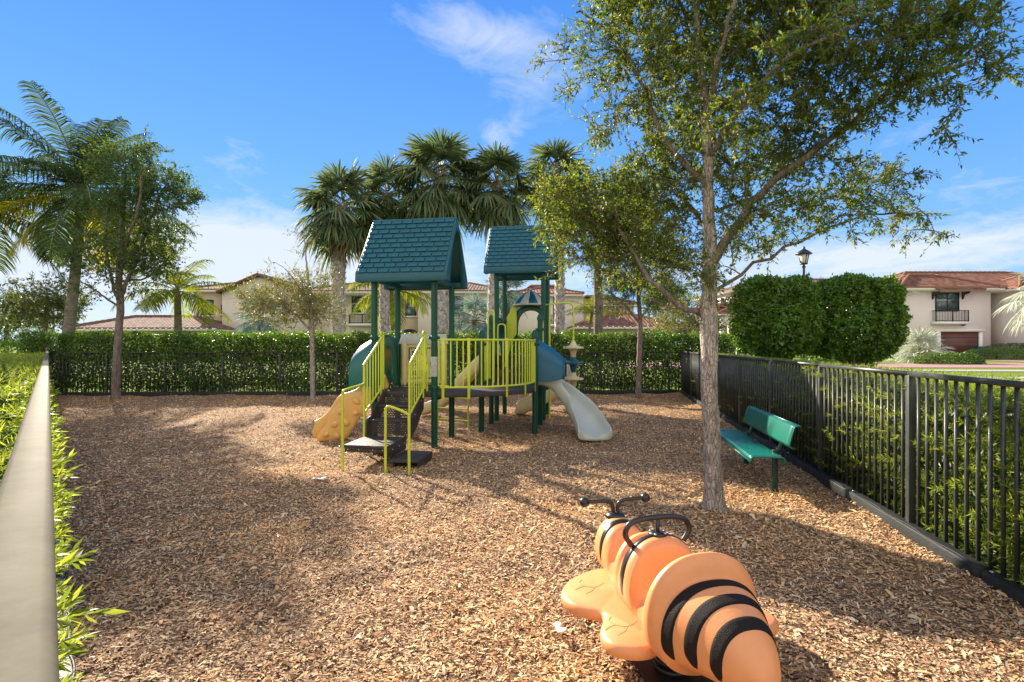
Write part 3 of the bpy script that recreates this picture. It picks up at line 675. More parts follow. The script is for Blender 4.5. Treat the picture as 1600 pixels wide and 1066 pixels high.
def coco_palm(name, label, base, top, trad, nfr, flen, seed, leafm, group=None, elev=(-35,75), droop=1.0, bend=.5, cat='palm tree', nl=44, lw=.055, yellow=None):
    r = np.random.default_rng(seed); base = arr(base); top = arr(top); root = thing(name, tuple(base), label, cat, group)
    mb = MB(); n = 40; t = np.linspace(0,1,n)[:,None]; mid = (base+top)/2 + arr([bend,0,0])*.3
    T = base*(1-t)**2 + mid*2*t*(1-t) + top*t**2; mb.tube(T, trad*np.linspace(1.25,.8,n)*(1+.05*(np.arange(n)%2)), 12); mb.build('trunk', M['cocobark'], root, smooth=True)
    st = MB(); A = {0: MB(), 1: MB()}; cnt = [0,0]
    for k in range(nfr):
        f = (k+.5)/nfr; el = math.radians(elev[1] + (elev[0]-elev[1])*f + r.normal(0,7)); az = k*2.399 + r.normal(0,.2)
        L = flen*r.uniform(.85,1.08); m_ = 16; p = top.copy(); pts = [p.copy()]; e = el
        for s_ in range(m_):
            e -= droop*(.5+.8*s_/m_)/m_*1.1*(1 if f < .8 else .6); e = max(e, -1.35)
            p = p + arr([math.cos(az)*math.cos(e), math.sin(az)*math.cos(e), math.sin(e)])*L/m_; pts.append(p.copy())
        pts = arr(pts); st.tube(pts, np.linspace(.035,.006,len(pts))*flen/3.5, 5, cap=False)
        tt = np.repeat(np.linspace(.14, .99, nl), 2); side = np.tile([-1.,1.], nl)
        ps = np.stack([np.interp(tt, np.linspace(0,1,len(pts)), pts[:,a_]) for a_ in range(3)], -1)
        tg = unit(np.stack([np.interp(tt, np.linspace(0,1,len(pts)), np.gradient(pts[:,a_])) for a_ in range(3)], -1))
        sd = arr([-math.sin(az), math.cos(az), 0])[None]; nn = unit(np.cross(sd, tg)); nn *= np.sign(nn[:,2:3]+1e-9)
        D_ = unit(sd*side[:,None]*.95 + tg*.62 + nn*.18 + r.normal(0,.07,(len(tt),3)))
        Ll = flen*.27*np.sin(np.clip(tt*.86+.10,0,1)*np.pi)**.55*r.uniform(.85,1.1,len(tt))
        which = 1 if (yellow and f > yellow) else 0; cnt[which] += 1
        A[which].blades(ps, D_, nn, Ll, lw*flen/3.5, droop=r.uniform(.45,.85,len(tt)), w0=.7)
    st.build('stalks', M['petiole'], root, smooth=True)
    if cnt[0]: A[0].build('crown', leafm, root)
    if cnt[1]: tag(A[1].build('lower_fronds', M['frond_yellow'], root), 'yellow drooping lower fronds')
    return root
def leafy_box(mb, r, n, o, ax, ay, az, size, L, lw, shell=.14, power=3.0, tilt=.9):
    """leaves over the outer shell of a box-like clipped volume; o centre-bottom, size (x,y,z)"""
    o, ax, ay, az = map(arr, (o, ax, ay, az)); sx, sy, sz = size
    fa = arr([sy*sz, sy*sz, sx*sz, sx*sz, sx*sy]); fa /= fa.sum(); f = r.choice(5, n, p=fa)
    u_ = r.uniform(-.5,.5,n)*sx; v_ = r.uniform(-.5,.5,n)*sy; w_ = r.uniform(0,1,n)*sz; dep = r.exponential(shell, n) - .03
    nrm = np.zeros((n,3))
    for k, (s_, axk) in enumerate(((1,0),(-1,0),(1,1),(-1,1))):
        m_ = f == k
        if axk == 0: u_[m_] = s_*(sx/2-dep[m_]); nrm[m_] = ax*s_
        else: v_[m_] = s_*(sy/2-dep[m_]); nrm[m_] = ay*s_
    m_ = f == 4; w_[m_] = sz-dep[m_]; nrm[m_] = az
    P_ = o + u_[:,None]*ax + v_[:,None]*ay + w_[:,None]*az
    P_ = P_ + nrm*(.035*np.sin(u_*4.3)+.03*np.sin(u_*9.7+w_*6)+.025*np.sin(w_*9+u_*2.1)+.02*np.sin(u_*21))[:,None]; st_r = r.random(n) < .02; P_[st_r] += nrm[st_r]*r.uniform(0,.13,(st_r.sum(),1))
    D_ = unit(nrm*.55 + rdir(r,n)*tilt + arr([0,0,.15])); N_ = unit(nrm + rdir(r,n)*.7)
    ll = r.uniform(L[0],L[1],n); mb.leaves(P_, D_, N_, ll, ll*lw, .12)
def rnd_box(mb, r, n, o, ax, ay, az, size, L, lw):
    o, ax, ay, az = map(arr, (o, ax, ay, az)); P_ = o + r.uniform(-.5,.5,(n,1))*size[0]*ax + r.uniform(-.5,.5,(n,1))*size[1]*ay + r.uniform(0,1,(n,1))*size[2]*az
    ll = r.uniform(L[0],L[1],n); mb.leaves(P_, rdir(r,n)+arr([0,0,.3]), rdir(r,n), ll, ll*lw, .12)
Z3 = arr([0,0,1.])

# tall hedge across the back
r = np.random.default_rng(21)
bx = arr([dB[0], dB[1], 0]); by = arr([nB[0], nB[1], 0])
root = thing('hedge', (-4.0, 17.55, 0), 'long tall clipped green hedge behind the back fence', 'hedge')
mb = MB(); Lh = 23.5; o0 = arr([-15.9,16.42,0]) + bx*(Lh/2) + by*.50
leafy_box(mb, r, 60000, o0+Z3*1.12, bx, by, Z3, (Lh,.95,.90), (.055,.095), .52, .10)
leafy_box(mb, r, 13000, o0+Z3*.25, bx, by, Z3, (Lh,.98,1.0), (.05,.085), .5, .10)
mb.build('foliage', M['leaf_hedge'], root)
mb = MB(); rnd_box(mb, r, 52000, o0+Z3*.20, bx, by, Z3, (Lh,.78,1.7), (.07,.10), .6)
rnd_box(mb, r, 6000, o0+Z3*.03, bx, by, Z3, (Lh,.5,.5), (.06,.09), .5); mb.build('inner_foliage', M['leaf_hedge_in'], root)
mb = MB()
for k in range(110):
    t = (k+.5)/110*Lh - Lh/2 + r.normal(0,.05)
    for q_ in range(2):
        p0 = o0 + bx*t + by*r.normal(0,.12) - Z3*.05; mb.tube(polyc([p0, p0+Z3*.6+bx*r.normal(0,.07)+by*r.normal(0,.06), p0+Z3*1.3+bx*r.normal(0,.2)+by*r.normal(0,.15)], 7), np.linspace(.016,.005,7), 5)
mb.build('stems', M['blackbush'], root, smooth=True)

# podocarpus hedges outside the right and left fences: whorls of long narrow leaves
def podo(root, r, n, o, ax, ay, size, face, top_bright, L=(.055,.105), bias=None, name_lit='young_leaves', m_=15):
    lit = MB(); old = MB(); ax, ay = arr(ax), arr(ay); o = arr(o)
    k = n; u_ = r.uniform(-.5,.5,k)*size[0]; v_ = size[1]*np.clip(r.beta(.6,1.4,k), 0, 1); w_ = size[2]*r.uniform(.02,1,k)**.8
    topm = r.random(k) < .40; w_[topm] = size[2] - r.exponential(.035, topm.sum()); v_[topm] = r.uniform(0,1,topm.sum())*size[1]
    cen = o + u_[:,None]*ax + v_[:,None]*ay + w_[:,None]*Z3
    dirs = unit(-ay*(.9*(~topm)+.1)[:,None] + Z3*(.35+.9*topm)[:,None] + rdir(r,k)*.55)
    idx = np.repeat(np.arange(k), m_); tt = np.tile(np.linspace(0,1,m_), k)
    P_ = cen[idx] + dirs[idx]*(tt*.10)[:,None]; D_ = unit(dirs[idx]*(.35+.6*tt)[:,None] + rdir(r,len(idx))*.85); ll = r.uniform(L[0],L[1],len(idx))*(1-.3*tt)
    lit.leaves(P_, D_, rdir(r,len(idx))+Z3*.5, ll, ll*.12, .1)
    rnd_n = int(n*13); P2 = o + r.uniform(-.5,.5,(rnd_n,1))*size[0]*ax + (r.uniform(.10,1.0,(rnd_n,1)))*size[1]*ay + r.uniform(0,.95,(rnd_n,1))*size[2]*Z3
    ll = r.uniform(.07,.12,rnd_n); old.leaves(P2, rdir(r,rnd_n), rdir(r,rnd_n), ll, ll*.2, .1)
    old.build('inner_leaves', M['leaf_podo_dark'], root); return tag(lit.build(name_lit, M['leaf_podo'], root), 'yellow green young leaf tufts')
r = np.random.default_rng(5)
root = thing('hedge', (4.9, 9.9, 0), 'narrow-leaved yellow green hedge growing behind the right picket fence', 'hedge')
a3 = arr([dR[0],dR[1],0]); n3 = arr([nR[0],nR[1],0]); cR = lineR(9.6, .22); Lr = 16.0
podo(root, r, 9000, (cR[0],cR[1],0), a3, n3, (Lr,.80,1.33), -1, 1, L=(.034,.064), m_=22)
# tufts growing out between the near pickets
tip = MB(); k = 330; t = -Lr/2 + Lr*r.beta(.8,2.6,k); cen = arr([cR[0],cR[1],0]) + t[:,None]*a3 + n3*(r.uniform(-.10,.02,(k,1))) + Z3*r.uniform(.2,1.38,(k,1))
dirs = unit(-n3 + Z3*.35 + rdir(r,k)*.5); m_ = 34; idx = np.repeat(np.arange(k),m_); tt = np.tile(np.linspace(0,1,m_),k)
P_ = cen[idx]+dirs[idx]*(tt*.12)[:,None]; D_ = unit(dirs[idx]*(.5+.5*tt)[:,None]+rdir(r,len(idx))*.75); ll = r.uniform(.036,.066,len(idx))
tip.leaves(P_, D_, rdir(r,len(idx))+Z3, ll, ll*.12, .1); tip.build('shoots', M['leaf_podo'], root)
mb = MB()
for k in range(90):
    t = -Lr/2 + Lr*(k+.5)/90 + r.normal(0,.04); p0 = arr([cR[0],cR[1],0]) + a3*t + n3*r.uniform(.15,.45)
    mb.tube(polyc([p0, p0+Z3*.6+a3*r.normal(0,.08), p0+Z3*1.2+a3*r.normal(0,.15)+n3*r.normal(0,.1)],6), np.linspace(.016,.004,6), 5)
mb.build('stems', M['blackbush'], root, smooth=True)
root = thing('hedge', (-8.2, 8.2, 0), 'low flat-topped sunlit hedge left of the pale rail', 'hedge')
l_n = arr([-dL[1], -abs(dL[0]), 0]); l_n = arr([-dL[1], dL[0], 0])
cL = arr([-.036,0,0]) + l3*11.5 + l_n*.06
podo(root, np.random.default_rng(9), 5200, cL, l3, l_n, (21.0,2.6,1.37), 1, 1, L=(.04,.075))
# shoots reaching through the left fence over the mulch
r = np.random.default_rng(31); tip = MB(); k = 420; t = 1.25 + 18*r.beta(.8,1.9,k)
cen = arr([-.036,0,0]) + l3*t[:,None] - l_n*r.uniform(-.05,.03,(k,1)) + Z3*(r.uniform(.08,1.22,(k,1)))
dirs = unit(-l_n + Z3*.25 + rdir(r,k)*.5); m_ = 18; idx = np.repeat(np.arange(k),m_); tt = np.tile(np.linspace(0,1,m_),k)
P_ = cen[idx]+dirs[idx]*(tt*.08)[:,None]; D_ = unit(dirs[idx]*(.5+.5*tt)[:,None]+rdir(r,len(idx))*.75); ll = r.uniform(.028,.055,len(idx))
tip.leaves(P_, D_, rdir(r,len(idx))+Z3, ll, ll*.22, .1); tip.build('shoots', M['leaf_podo'], root)

# ------------------------------------------------------------------ trees
def E(px, py, Y, rx, rz, ry, w=1.0):    # a foliage mass: centre at a place seen at px,py, radii in metres
    p = P3(px, py, Y); return (p[0], p[1], p[2], rx, ry, rz, w)
# the big oak in front
tb = arr([2.02, 5.10, 0.0])
tp = [tb, P3(1113,700,5.08), P3(1109,600,5.05), P3(1107,490,5.05), P3(1108,400,5.05), P3(1107,320,5.05), P3(1104,240,5.02), P3(1100,150,5.0), P3(1090,60,5.0), P3(1085,-60,5.0), P3(1075,-200,5.0)]
limbs = [([P3(1104,492,5.05), P3(1062,478,5.05), P3(1010,425,5.15), P3(960,350,5.4), P3(905,300,5.7)], .032, .010),
         ([P3(1106,425,5.05), P3(1160,340,5.0), P3(1210,285,4.9), P3(1290,225,4.7), P3(1400,140,4.3), P3(1520,95,4.0)], .048, .012),
         ([P3(1108,300,5.03), P3(1045,230,5.1), P3(1000,130,5.3), P3(950,50,5.5), P3(900,20,5.6)], .030, .010),
         ([P3(1106,250,5.03), P3(1150,180,4.7), P3(1230,90,4.3), P3(1340,40,4.0)], .035, .010),
         ([P3(1104,470,5.05), P3(1200,400,5.2), P3(1330,345,5.3), P3(1440,330,5.4)], .020, .007),
         ([P3(1107,360,5.05), P3(1060,300,5.6), P3(1020,230,6.1)], .026, .009),
         ([P3(1103,200,5.0), P3(1120,100,4.5), P3(1160,-40,4.2)], .028, .010),
         ([P3(1108,480,5.05), P3(1040,478,5.4), P3(985,440,5.8)], .014, .006),
         ([P3(1095,120,5.0), P3(1060,0,5.6), P3(1010,-80,6.0)], .026, .010),
         ([P3(1108,330,5.04), P3(1180,310,5.7), P3(1260,290,6.2)], .022, .008)]
blobs = [E(905,335,5.7,.55,.45,.55,1.4), E(900,410,5.6,.42,.25,.4,.5), E(880,295,5.8,.30,.22,.3,1.0), E(960,390,5.6,.42,.40,.5,1.0), E(960,440,5.7,.40,.18,.35,.5), E(1010,350,5.5,.50,.42,.5,1.0),
         E(960,290,5.6,.40,.25,.4,.8), E(965,70,5.5,.50,.55,.5,.9), E(865,80,5.7,.30,.10,.25,.9), E(880,150,5.7,.22,.12,.2,.7), E(950,205,5.5,.36,.20,.4,.9), E(990,0,5.7,.5,.4,.5,.9),
         E(1080,140,5.3,.75,.60,.8,1.0), E(1060,260,5.4,.60,.45,.6,1.05), E(1160,330,5.0,.55,.42,.6,.75), E(1130,20,5.0,.85,.5,.9,.9),
         E(1240,60,4.6,.65,.55,.6,1.0), E(1370,60,4.2,.55,.40,.5,1.25), E(1470,50,4.0,.42,.26,.35,1.3), E(1520,20,3.9,.32,.20,.25,2.2), E(1560,90,3.9,.30,.12,.2,3.0), E(1450,110,4.0,.30,.16,.25,1.8), E(1500,140,3.95,.20,.08,.15,2.0), E(1300,150,4.6,.62,.38,.5,1.1),
         E(1420,130,4.2,.36,.18,.3,1.1), E(1475,185,4.1,.09,.14,.08,2.0), E(1230,230,5.0,.55,.40,.5,.95), E(1340,280,5.3,.55,.26,.45,.95), E(1425,335,5.4,.38,.22,.35,.85), E(1460,370,5.4,.14,.12,.12,.8),
         E(1295,335,5.2,.58,.24,.4,1.1), E(1200,378,5.1,.36,.20,.4,.6), E(1150,250,5.6,.55,.40,.6,.7), E(1120,440,5.0,.30,.30,.3,.5), E(1060,420,5.5,.45,.35,.4,.8),
         E(1200,120,3.9,.35,.3,.25,.7), E(1130,180,4.1,.35,.3,.25,.6), E(1300,40,3.7,.3,.2,.25,.7), E(1080,-120,5.0,1.2,.7,1.1,.8), E(1300,-60,4.4,.8,.5,.7,.8), E(1000,-120,5.5,.9,.5,.8,.7), E(1080,-300,5.0,.9,.5,.8,.7)]
oak('oak_tree', 'big oak with rough grey trunk beside the orange bee rider, branches spreading over the bench', 'tree', tp, [.094,.080,.076,.080,.066,.056,.048,.040,.030,.022,.012], limbs, blobs, 1600, 11, M['bark'], M['leaf_main'],
    limbmat=M['barkdark'], twigs=8, per=14, tl=(.10,.28), leaf_l=(.036,.060), leaf_w=.30, knots=((1.72,.30),(1.55,.18),(2.0,.26),(1.35,.14),(1.05,.10)), rb=.013, flare=1.75)
# the dark tree at the left end
b0 = arr([-11.70, 15.1, 0]); Y0 = 15.1
oak('shade_tree', 'dark leafy tree standing inside the left end of the back fence', 'tree', [b0, P3(183,560,Y0), P3(188,480,Y0), P3(186,440,Y0), P3(190,380,Y0), P3(193,320,Y0), P3(196,260,Y0)], [.12,.105,.095,.09,.07,.05,.02],
    [([P3(186,470,Y0),P3(170,420,Y0),P3(165,350,Y0+.3),P3(175,290,Y0+.5)],.05,.015), ([P3(187,465,Y0),P3(215,400,Y0),P3(240,330,Y0),P3(265,270,Y0)],.06,.02), ([P3(186,480,Y0),P3(150,455,Y0),P3(110,430,Y0)],.035,.012), ([P3(190,400,Y0),P3(215,330,Y0-1),P3(225,260,Y0-1.4)],.05,.015),
     ([P3(190,440,Y0),P3(235,430,Y0+.5),P3(275,390,Y0+1)],.035,.012)],
    [E(190,310,Y0,.8,.9,1.3,.7), E(222,275,Y0,1.1,.8,1.4,.9), E(262,300,Y0,.9,.8,1.1,.8), E(302,325,Y0,.45,.35,.5,.7), E(235,370,Y0,1.2,.9,1.2,.8), E(110,440,Y0,.7,.25,.8,.25), E(160,390,Y0,.7,.5,.9,.5),
     E(180,400,Y0,1.4,.8,1.3,.7), E(260,420,Y0,.7,.5,.8,.55), E(190,455,Y0,1.1,.25,.9,.35), E(215,235,Y0,.8,.4,.8,.5)], 400, 12, M['barkdark'], M['leaf_left'],
    twigs=8, per=10, tl=(.18,.48), leaf_l=(.06,.10), leaf_w=.42, rb=.011, flare=1.3, group=None)
b0 = arr([-5.78, 14.85, 0]); Y0 = 14.85
oak('young_tree', 'thin-trunked young tree with sparse olive leaves left of the playground', 'tree', [b0, P3(488,570,Y0), P3(487,510,Y0), P3(483,450,Y0), P3(478,400,Y0), P3(474,350,Y0)], [.075,.062,.058,.04,.02,.01],
    [([P3(487,520,Y0),P3(460,490,Y0),P3(430,470,Y0),P3(395,462,Y0)],.03,.008), ([P3(487,515,Y0),P3(510,480,Y0),P3(530,450,Y0)],.03,.008), ([P3(485,480,Y0),P3(455,430,Y0),P3(430,410,Y0)],.02,.006)],
    [E(445,475,Y0,1.25,.65,1.1,1), E(405,462,Y0,.7,.5,.7,.8), E(505,475,Y0,.8,.75,.8,.9), E(470,440,Y0,.9,.35,.8,.8), E(515,430,Y0,.5,.5,.5,.4), E(470,385,Y0,.55,.45,.5,.16), E(405,420,Y0,.4,.2,.4,.15)], 300, 13, M['bark'], M['leaf_olive'],
    twigs=7, per=6, tl=(.15,.4), leaf_l=(.05,.085), leaf_w=.4, rb=.010, flare=1.2)
b0 = arr([3.87, 15.65, 0]); Y0 = 15.65
oak('young_tree', 'thin-trunked young tree with feathery grey green crown near the back right corner', 'tree', [b0, P3(999,560,Y0), P3(1000,510,Y0), P3(998,460,Y0), P3(997,410,Y0), P3(1000,350,Y0), P3(1000,290,Y0)], [.095,.08,.075,.06,.045,.03,.012],
    [([P3(999,505,Y0),P3(970,470,Y0),P3(930,440,Y0)],.03,.008), ([P3(999,500,Y0),P3(1030,460,Y0),P3(1060,430,Y0)],.03,.008), ([P3(998,450,Y0),P3(965,400,Y0),P3(945,350,Y0)],.03,.01), ([P3(998,530,Y0),P3(980,515,Y0),P3(962,508,Y0)],.012,.004)],
    [E(990,440,Y0,1.2,.6,1.1,1), E(1000,380,Y0,1.3,.8,1.2,.9), E(1000,310,Y0,1.1,.7,1.0,.8), E(940,400,Y0,.8,.7,.8,.7), E(1055,400,Y0,.8,.7,.8,.7), E(960,475,Y0,.8,.3,.7,.7), E(1030,475,Y0,.7,.3,.7,.7)], 480, 14, M['barkdark'], M['leaf_grey'],
    twigs=8, per=9, tl=(.2,.45), leaf_l=(.07,.11), leaf_w=.22, rb=.010, flare=1.2)
b0 = np.array([3.40, 20.4, .1]); Y0 = 20.4
oak('background_tree', 'straight brown-trunked tree rising behind the hedge right of the climber', 'tree', [b0, P3(935,500,Y0), P3(934,430,Y0), P3(932,360,Y0), P3(930,300,Y0)], [.20,.185,.17,.14,.06],
    [([P3(934,420,Y0),P3(900,360,Y0),P3(870,330,Y0)],.07,.02), ([P3(934,410,Y0),P3(970,350,Y0),P3(1010,320,Y0)],.07,.02)],
    [E(930,320,Y0,1.8,1.2,1.6,1), E(880,340,Y0,1.1,.9,1.1,.8), E(985,340,Y0,1.3,1.0,1.2,.8), E(930,380,Y0,1.0,.5,1.0,.5)], 330, 15, M['barkdark'], M['leaf_left'], twigs=7, per=10, tl=(.25,.5), leaf_l=(.08,.13), leaf_w=.45, flare=1.15)
for px, py, Y_, s_, lab, sd, lm in ((1075,500,24,1.6,'bushy olive green tree seen behind the big trunk, beyond the hedge',16,'leaf_olive'), (70,470,21,1.5,'pale feathery bush-like tree behind the hedge at the far left',17,'leaf_grey'),
                                (10,500,27,2.0,'dark rounded tree at the left image edge beyond the hedges',18,'leaf_left'), (1040,462,27,1.2,'small dark green tree beside the low tiled garage roof',19,'leaf_left')):
    c = P3(px,py,Y_); gz = float(ground_z(c[0],c[1])); oak('background_tree', lab, 'tree', [(c[0],c[1],gz), (c[0],c[1],(gz+c[2])/2), (c[0]+.1,c[1],c[2]+.2)], [.12,.09,.04], [],
        [(c[0],c[1],c[2],s_,s_,s_*.75,1), (c[0]+s_*.6,c[1],c[2]-s_*.3,s_*.6,s_*.6,s_*.5,1), (c[0]-s_*.6,c[1],c[2]-s_*.3,s_*.6,s_*.6,s_*.5,1)], 150, sd, M['barkdark'], M[lm], twigs=7, per=11, tl=(.2,.5), leaf_l=(.09,.14), leaf_w=.35, flare=1.1)
# sabal palms behind the playground
sab = [(535,325,19.0,.22,'leftmost cabbage palm behind the playground, its pale trunk clear of the roofs'), (606,305,20.6,.17,'second cabbage palm from the left, slim trunk behind the left play roof'),
       (688,275,19.6,.22,'tallest cabbage palm, crown above the right end of the left play roof'), (776,290,19.8,.17,'cabbage palm with leaning trunk in the gap between the two play roofs'),
       (868,272,20.4,.18,'rightmost cabbage palm, rising behind the right play roof')]
for k, (px, py, Y_, tr_, lab) in enumerate(sab):
    top = P3(px,py,Y_); bpx = {0:533,1:603,2:692,3:764,4:872}[k]; bx_ = (bpx-800)/800*Y_
    fan_palm('cabbage_palm', lab, (bx_, Y_, 0.1), top, tr_, [44,38,50,42,36][k], [.95,.85,1.02,.95,.8][k], [1.10,1.0,1.15,1.08,.95][k], 40+k, M['frond_sabal'], M['palmbark'], group='cabbage palms behind the playground', elev=(-48,88), nb=40, droop=.26, dead=6)
# coconut palms
coco_palm('coconut_palm', 'tall coconut palm with curved trunk and yellow lower fronds at the far left', (-17.0,19.3,.05), P3(128,300,20), .17, 30, 3.9, 60, M['frond_coco'], elev=(-45,88), droop=.80, bend=.5, yellow=.80, lw=.042, nl=62)
coco_palm('coconut_palm', 'short coconut palm with arching yellow green fronds before the left house', (-16.0,24.5,.3), P3(277,455,24.5), .16, 17, 2.6, 61, M['frond_ygreen'], elev=(-25,75), droop=1.2, bend=.2, lw=.06, nl=36)
coco_palm('coconut_palm', 'yellow green coconut palm seen under the left play roof', (-6.0,26,.4), P3(612,452,26), .13, 16, 2.7, 62, M['frond_ygreen'], elev=(-30,70), droop=1.2, bend=.2, lw=.06, nl=36)
coco_palm('coconut_palm', 'leaning dark coconut palm cut off by the left image edge', (-22.5,20.5,0), P3(-25,330,20.5), .17, 18, 3.8, 63, M['frond_coco'], elev=(-40,75), droop=1.0, bend=.5, lw=.042, nl=60)
coco_palm('areca_palm', 'small yellow green palm behind the hedge right of the climbing pods', (3.0,22.5,.2), P3(925,490,22.5), .07, 20, 1.35, 64, M['frond_ygreen'], elev=(5,80), droop=1.1, bend=.1, lw=.05, nl=30)
# silver fan palms
for px, py, Y_, n_, lab, sd, lm in ((742,500,24,22,'silver blue fan palm seen between the two play towers',70,'frond_silver'), (793,455,26,24,'taller silver blue fan palm behind the right play tower',71,'frond_silver'), (408,496,25,22,'silver blue fan palm behind the sparse young tree',72,'frond_silver')):
    c = P3(px,py,Y_); fan_palm('silver_palm', lab, (c[0],c[1],.35), c, .13, n_+12, .75, .80, sd, M[lm], M['cocobark'], boots=False, elev=(-35,85), nb=22, droop=.15)
fan_palm('silver_palm', 'large pale silver fan palm on the planted bed before the garage', (26.3,33,.5), (26.3,33,1.15), .16, 26, 1.0, 1.10, 73, M['frond_pale'], M['cocobark'], boots=False, elev=(8,85), nb=24, droop=.12)
fan_palm('silver_palm', 'pale silver fan palm cut by the right image edge', (29.8,28.5,.5), (29.8,28.5,4.5), .16, 26, 1.1, 1.2, 74, M['frond_pale'], M['cocobark'], boots=False, elev=(-60,80), nb=24, droop=.3)
# two clipped block trees
def blocktree(c, sx, sy, z0, z1, label, seed, rot=0.0):
    r = np.random.default_rng(seed); gz = float(ground_z(c[0],c[1])); root = thing('clipped_tree', (c[0],c[1],gz), label, 'tree', 'clipped block-shaped trees')
    mb = MB(); n = 25000; d = rdir(r,n); k = 3.7; nrm_ = (np.abs(d)**k).sum(1)**(1/k); sq = d/nrm_[:,None]
    dep = 1 - np.clip(r.exponential(.055,n)-.012, -.03, .6); rm = arr([[math.cos(rot),math.sin(rot),0],[-math.sin(rot),math.cos(rot),0],[0,0,1]]); P_ = (sq*dep[:,None]*arr([sx/2,sy/2,(z1-z0)/2]))@rm + arr([c[0],c[1],(z0+z1)/2])
    P_ += (.06*np.sin(P_[:,[1,2,0]]*5)+.04*np.sin(P_[:,[2,0,1]]*11)+.03*np.sin(P_[:,[1,0,2]]*23)); lone = r.random(n) < .03; P_[lone] += sq[lone]*r.uniform(0,.14,(lone.sum(),1))
    nn = unit(np.sign(sq)*np.abs(sq)**2.4)@rm; ll = r.uniform(.08,.135,n)
    mb.leaves(P_, unit(nn*.6+rdir(r,n)*.9), unit(nn+rdir(r,n)*.7), ll, ll*.5, .12)
    rnd_box(mb, r, 5000, (c[0],c[1],z0+.15), (1,0,0),(0,1,0),(0,0,1), (sx*.8,sy*.8,z1-z0-.3), (.07,.1), .5); mb.build('crown', M['leaf_box'], root)
    mb = MB()
    for q_ in range(9):
        a_ = q_*.7; p0 = arr([c[0]+.04*math.cos(a_), c[1]+.04*math.sin(a_), gz-.05]); e = arr([c[0]+sx*.38*math.cos(a_), c[1]+sy*.38*math.sin(a_), z0+.7])
        mb.tube(polyc([p0, p0+Z3*(z0-gz)*.45, e], 10, r, .015), np.linspace(.055,.02,10), 7)
    mb.build('trunk', M['barkdark'], root, smooth=True)
blocktree((7.22,14.0), 2.02, 1.8, 1.40, 3.42, 'left one of the two block-clipped trees, yellow green on its sunlit left side', 80, .30)
blocktree((9.42,14.1), 2.16, 1.8, 1.34, 3.47, 'right one of the two block-clipped trees beyond the right fence, darker green', 81, .12)
# low shrubs and plant beds
def shrub(c, size, label, seed, lm='leaf_box', n=3500, cat='shrub', group=None, L=(.08,.13)):
    r = np.random.default_rng(seed); gz = float(ground_z(c[0],c[1])); root = thing('shrub', (c[0],c[1],gz), label, cat, group); mb = MB()
    d = rdir(r,n); d[:,2] = np.abs(d[:,2]); k = 3.2; sq = d/((np.abs(d)**k).sum(1)**(1/k))[:,None]; dep = 1-np.clip(r.exponential(.1,n),0,.7)
    P_ = sq*dep[:,None]*arr([size[0]/2,size[1]/2,size[2]])+arr([c[0],c[1],gz]); ll = r.uniform(L[0],L[1],n)
    mb.leaves(P_, unit(sq*.6+rdir(r,n)), unit(sq+rdir(r,n)*.7), ll, ll*.5, .12); mb.build('foliage', M[lm], root)
    mb = MB()
    for q_ in range(6): a_ = q_*1.05; mb.tube(polyc([(c[0],c[1],gz-.03),(c[0]+.1*math.cos(a_),c[1]+.1*math.sin(a_),gz+size[2]*.4),(c[0]+size[0]*.3*math.cos(a_),c[1]+size[1]*.3*math.sin(a_),gz+size[2]*.75)],6), np.linspace(.02,.008,6),5)
    mb.build('stems', M['blackbush'], root)
shrub((26.4,31.0),(3.9,1.6,.62),'low leafy green bed under the large silver fan palm',90,'leaf_hedge',4200)
shrub((9.3,20.0),(1.5,1.2,1.05),'dark rounded shrub left of the clipped trees, beside the white porch',91,'leaf_box',2600)
shrub((11.0,18.5),(1.9,1.0,.92),'yellow green shrub under the left clipped tree',92,'leaf_hedge',2600)
shrub((13.6,20.5),(1.6,1.0,.80),'rounded light green shrub right of the lamp post foot',93,'leaf_hedge',2600)
shrub((37.4,39.5),(5.6,1.2,.85),'long dark clipped shrub row beside the driveway, right of the garage',94,'leaf_box',4200)
shrub((40.6,41.2),(5.6,1.3,1.25),'taller dark shrub row against the wall with the utility box',95,'leaf_left',4200)
shrub((21.3,33.0),(2.6,1.6,1.3),'blue green shrub between the clipped tree and the silver palm',96,'leaf_grey',2400)
r = np.random.default_rng(99)
root = thing('hedge', (-19.5,15.6,0), 'dark tall hedge at the far left beyond the low flat-topped one', 'hedge'); mb = MB(); leafy_box(mb, r, 15000, (-19.3,17.6,0.0), l3, l_n, Z3, (4.0,5.0,1.75), (.06,.10), .5, .15); mb.build('foliage', M['leaf_box'], root)
